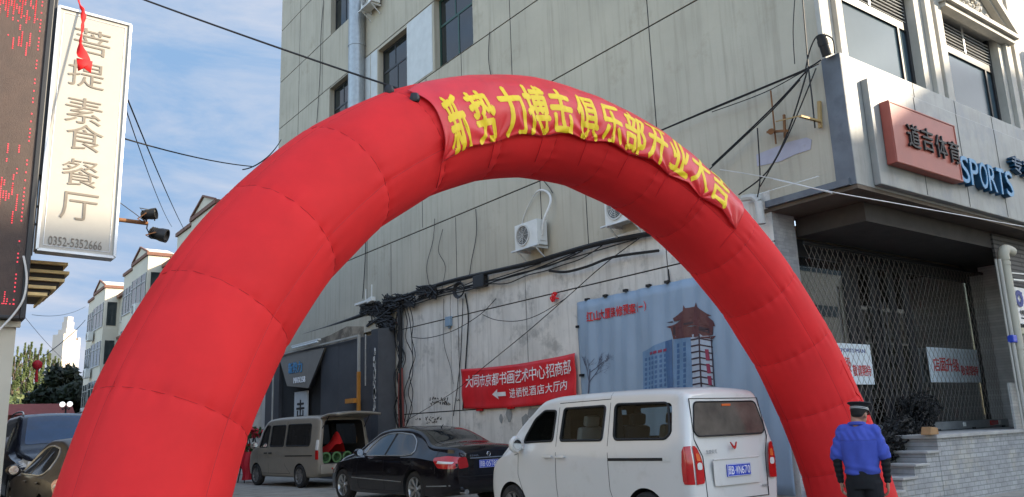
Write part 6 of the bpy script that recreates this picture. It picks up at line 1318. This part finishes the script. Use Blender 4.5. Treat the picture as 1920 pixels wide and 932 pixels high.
c=onD(124,758,46); b=Vector((c.x,c.y,.12)); sl_=empty('street_lamp',tuple(b),label='street lamp with two white globes in front of the dark tree',cat='street lamp'); mb=MB(); z=c.z-.12; mb.cyl((0,0,0),(0,0,z-.1),.06,.045,n=10); a1=CR*.21; mb.tube(smoothpts([Vector((a1.x,a1.y,z-.2)),Vector((a1.x*.8,a1.y*.8,z-.3)),Vector((0,0,z-.15)),Vector((-a1.x*.8,-a1.y*.8,z-.3)),Vector((-a1.x,-a1.y,z-.2))],4),.03,8); mb.build('post','black_metal',sl_,smooth=True)
for s in (1,-1): mb=MB(); mb.lathe([(.15*math.sin(t),-.15*math.cos(t)) for t in np.linspace(.05,3.1,12)],(a1.x*s,a1.y*s,z),(0,0,1),n=18); mb.build('globe','globe',sl_,smooth=True)
# far houses that close the street
for i,(x,y,D,w_,lab) in enumerate(((-15,770,75,9,'low pale house closing the street at the far left'),(150,795,110,7,'low pale house closing the street beside the dark trees'))):
    c=onD(x,y,D); hh=empty('street_end_house',(c.x,c.y,0),label=lab,cat='house'); mb=MB(); mb.box(-w_,w_,0,6,0,c.z); mb.build('wall','apt_wall',hh); mb=MB(); mb.box(-w_-.3,w_+.3,-.3,6.3,c.z,c.z+.25); mb.build('roof','apt_trim',hh)
    for k in range(4): mb=MB(); mb.box(-w_+1+k*w_*.5,-w_+2.2+k*w_*.5,-.05,-.002,1,2.4); mb.build('window','apt_glass',hh)
# ================================================================= overhead lines
def wire(name,pts,r,label,cat='cable',group='overhead wires',mat='cable'):
    mb=MB(); mb.tube(pts,r,5); tag(mb.build(name,mat,smooth=True),label,cat,group)
A1=onD(770,174,8.4); B1=onD(180,-34,9.6); wire('guy_rope',sag(A1,B1,.02),.011,'dark rope from the top of the arch to the LED board','rope',None)
wire('overhead_wire',sag(onD(78,210,10.6),onD(472,312,22),.12),.014,'dark overhead wire crossing the restaurant sign toward the apartments')
wire('overhead_wire',sag(onD(240,188,14),onD(345,430,40),.1),.014,'upper of the two steep thin wires right of the sign')
wire('overhead_wire',sag(onD(236,205,14),onD(322,425,40),.2),.010,'fainter steep thin wire left of its twin')
wire('overhead_wire',sag(onD(84,250,9.7),onD(222,312,9.75),.02),.006,'hairline wire across the lower half of the restaurant sign')
wire('overhead_wire',sag(onD(82,668,24),onD(160,600,50),.1),.016,'wire from the red lantern up to the far apartment bay')
wire('overhead_wire',sag(onD(20,560,40),onD(150,700,60),.3),.012,'thin wire low over the poplars')
wire('overhead_wire',sag(onD(60,590,40),onD(160,575,60),.3),.012,'thin level wire across the tower top')
wire('overhead_wire',sag(onD(455,318,20),onD(500,296,18),.05)+sag(onD(500,296,18),onD(527,262,30),.05),.016,'wire knot where the arch meets the building edge')
wire('sign_cable',smoothpts([onY(44,480,9.84),onY(50,520,9.82),onY(44,560,9.82),onY(25,590,9.82),onY(2,615,9.82),onY(-20,640,9.82)],5),.012,'pale cable sagging from the LED board across the stone wall','cable',None,'cable_grey')
c=onD(70,684,24); ln=empty('red_lantern',tuple(c),label='small red lantern with a tassel hanging in front of the poplars',cat='lantern'); mb=MB(); mb.lathe([(.001,.13),(.06,.13),(.13,.06),(.14,0),(.12,-.08),(.06,-.13),(.001,-.13)],(0,0,0),(0,0,1),n=16); mb.build('shade','flower_red',ln,smooth=True); mb=MB(); mb.cyl((0,0,-.12),(.01,0,-.5),.03,.05,n=8); mb.build('tassel','flower_red',ln)
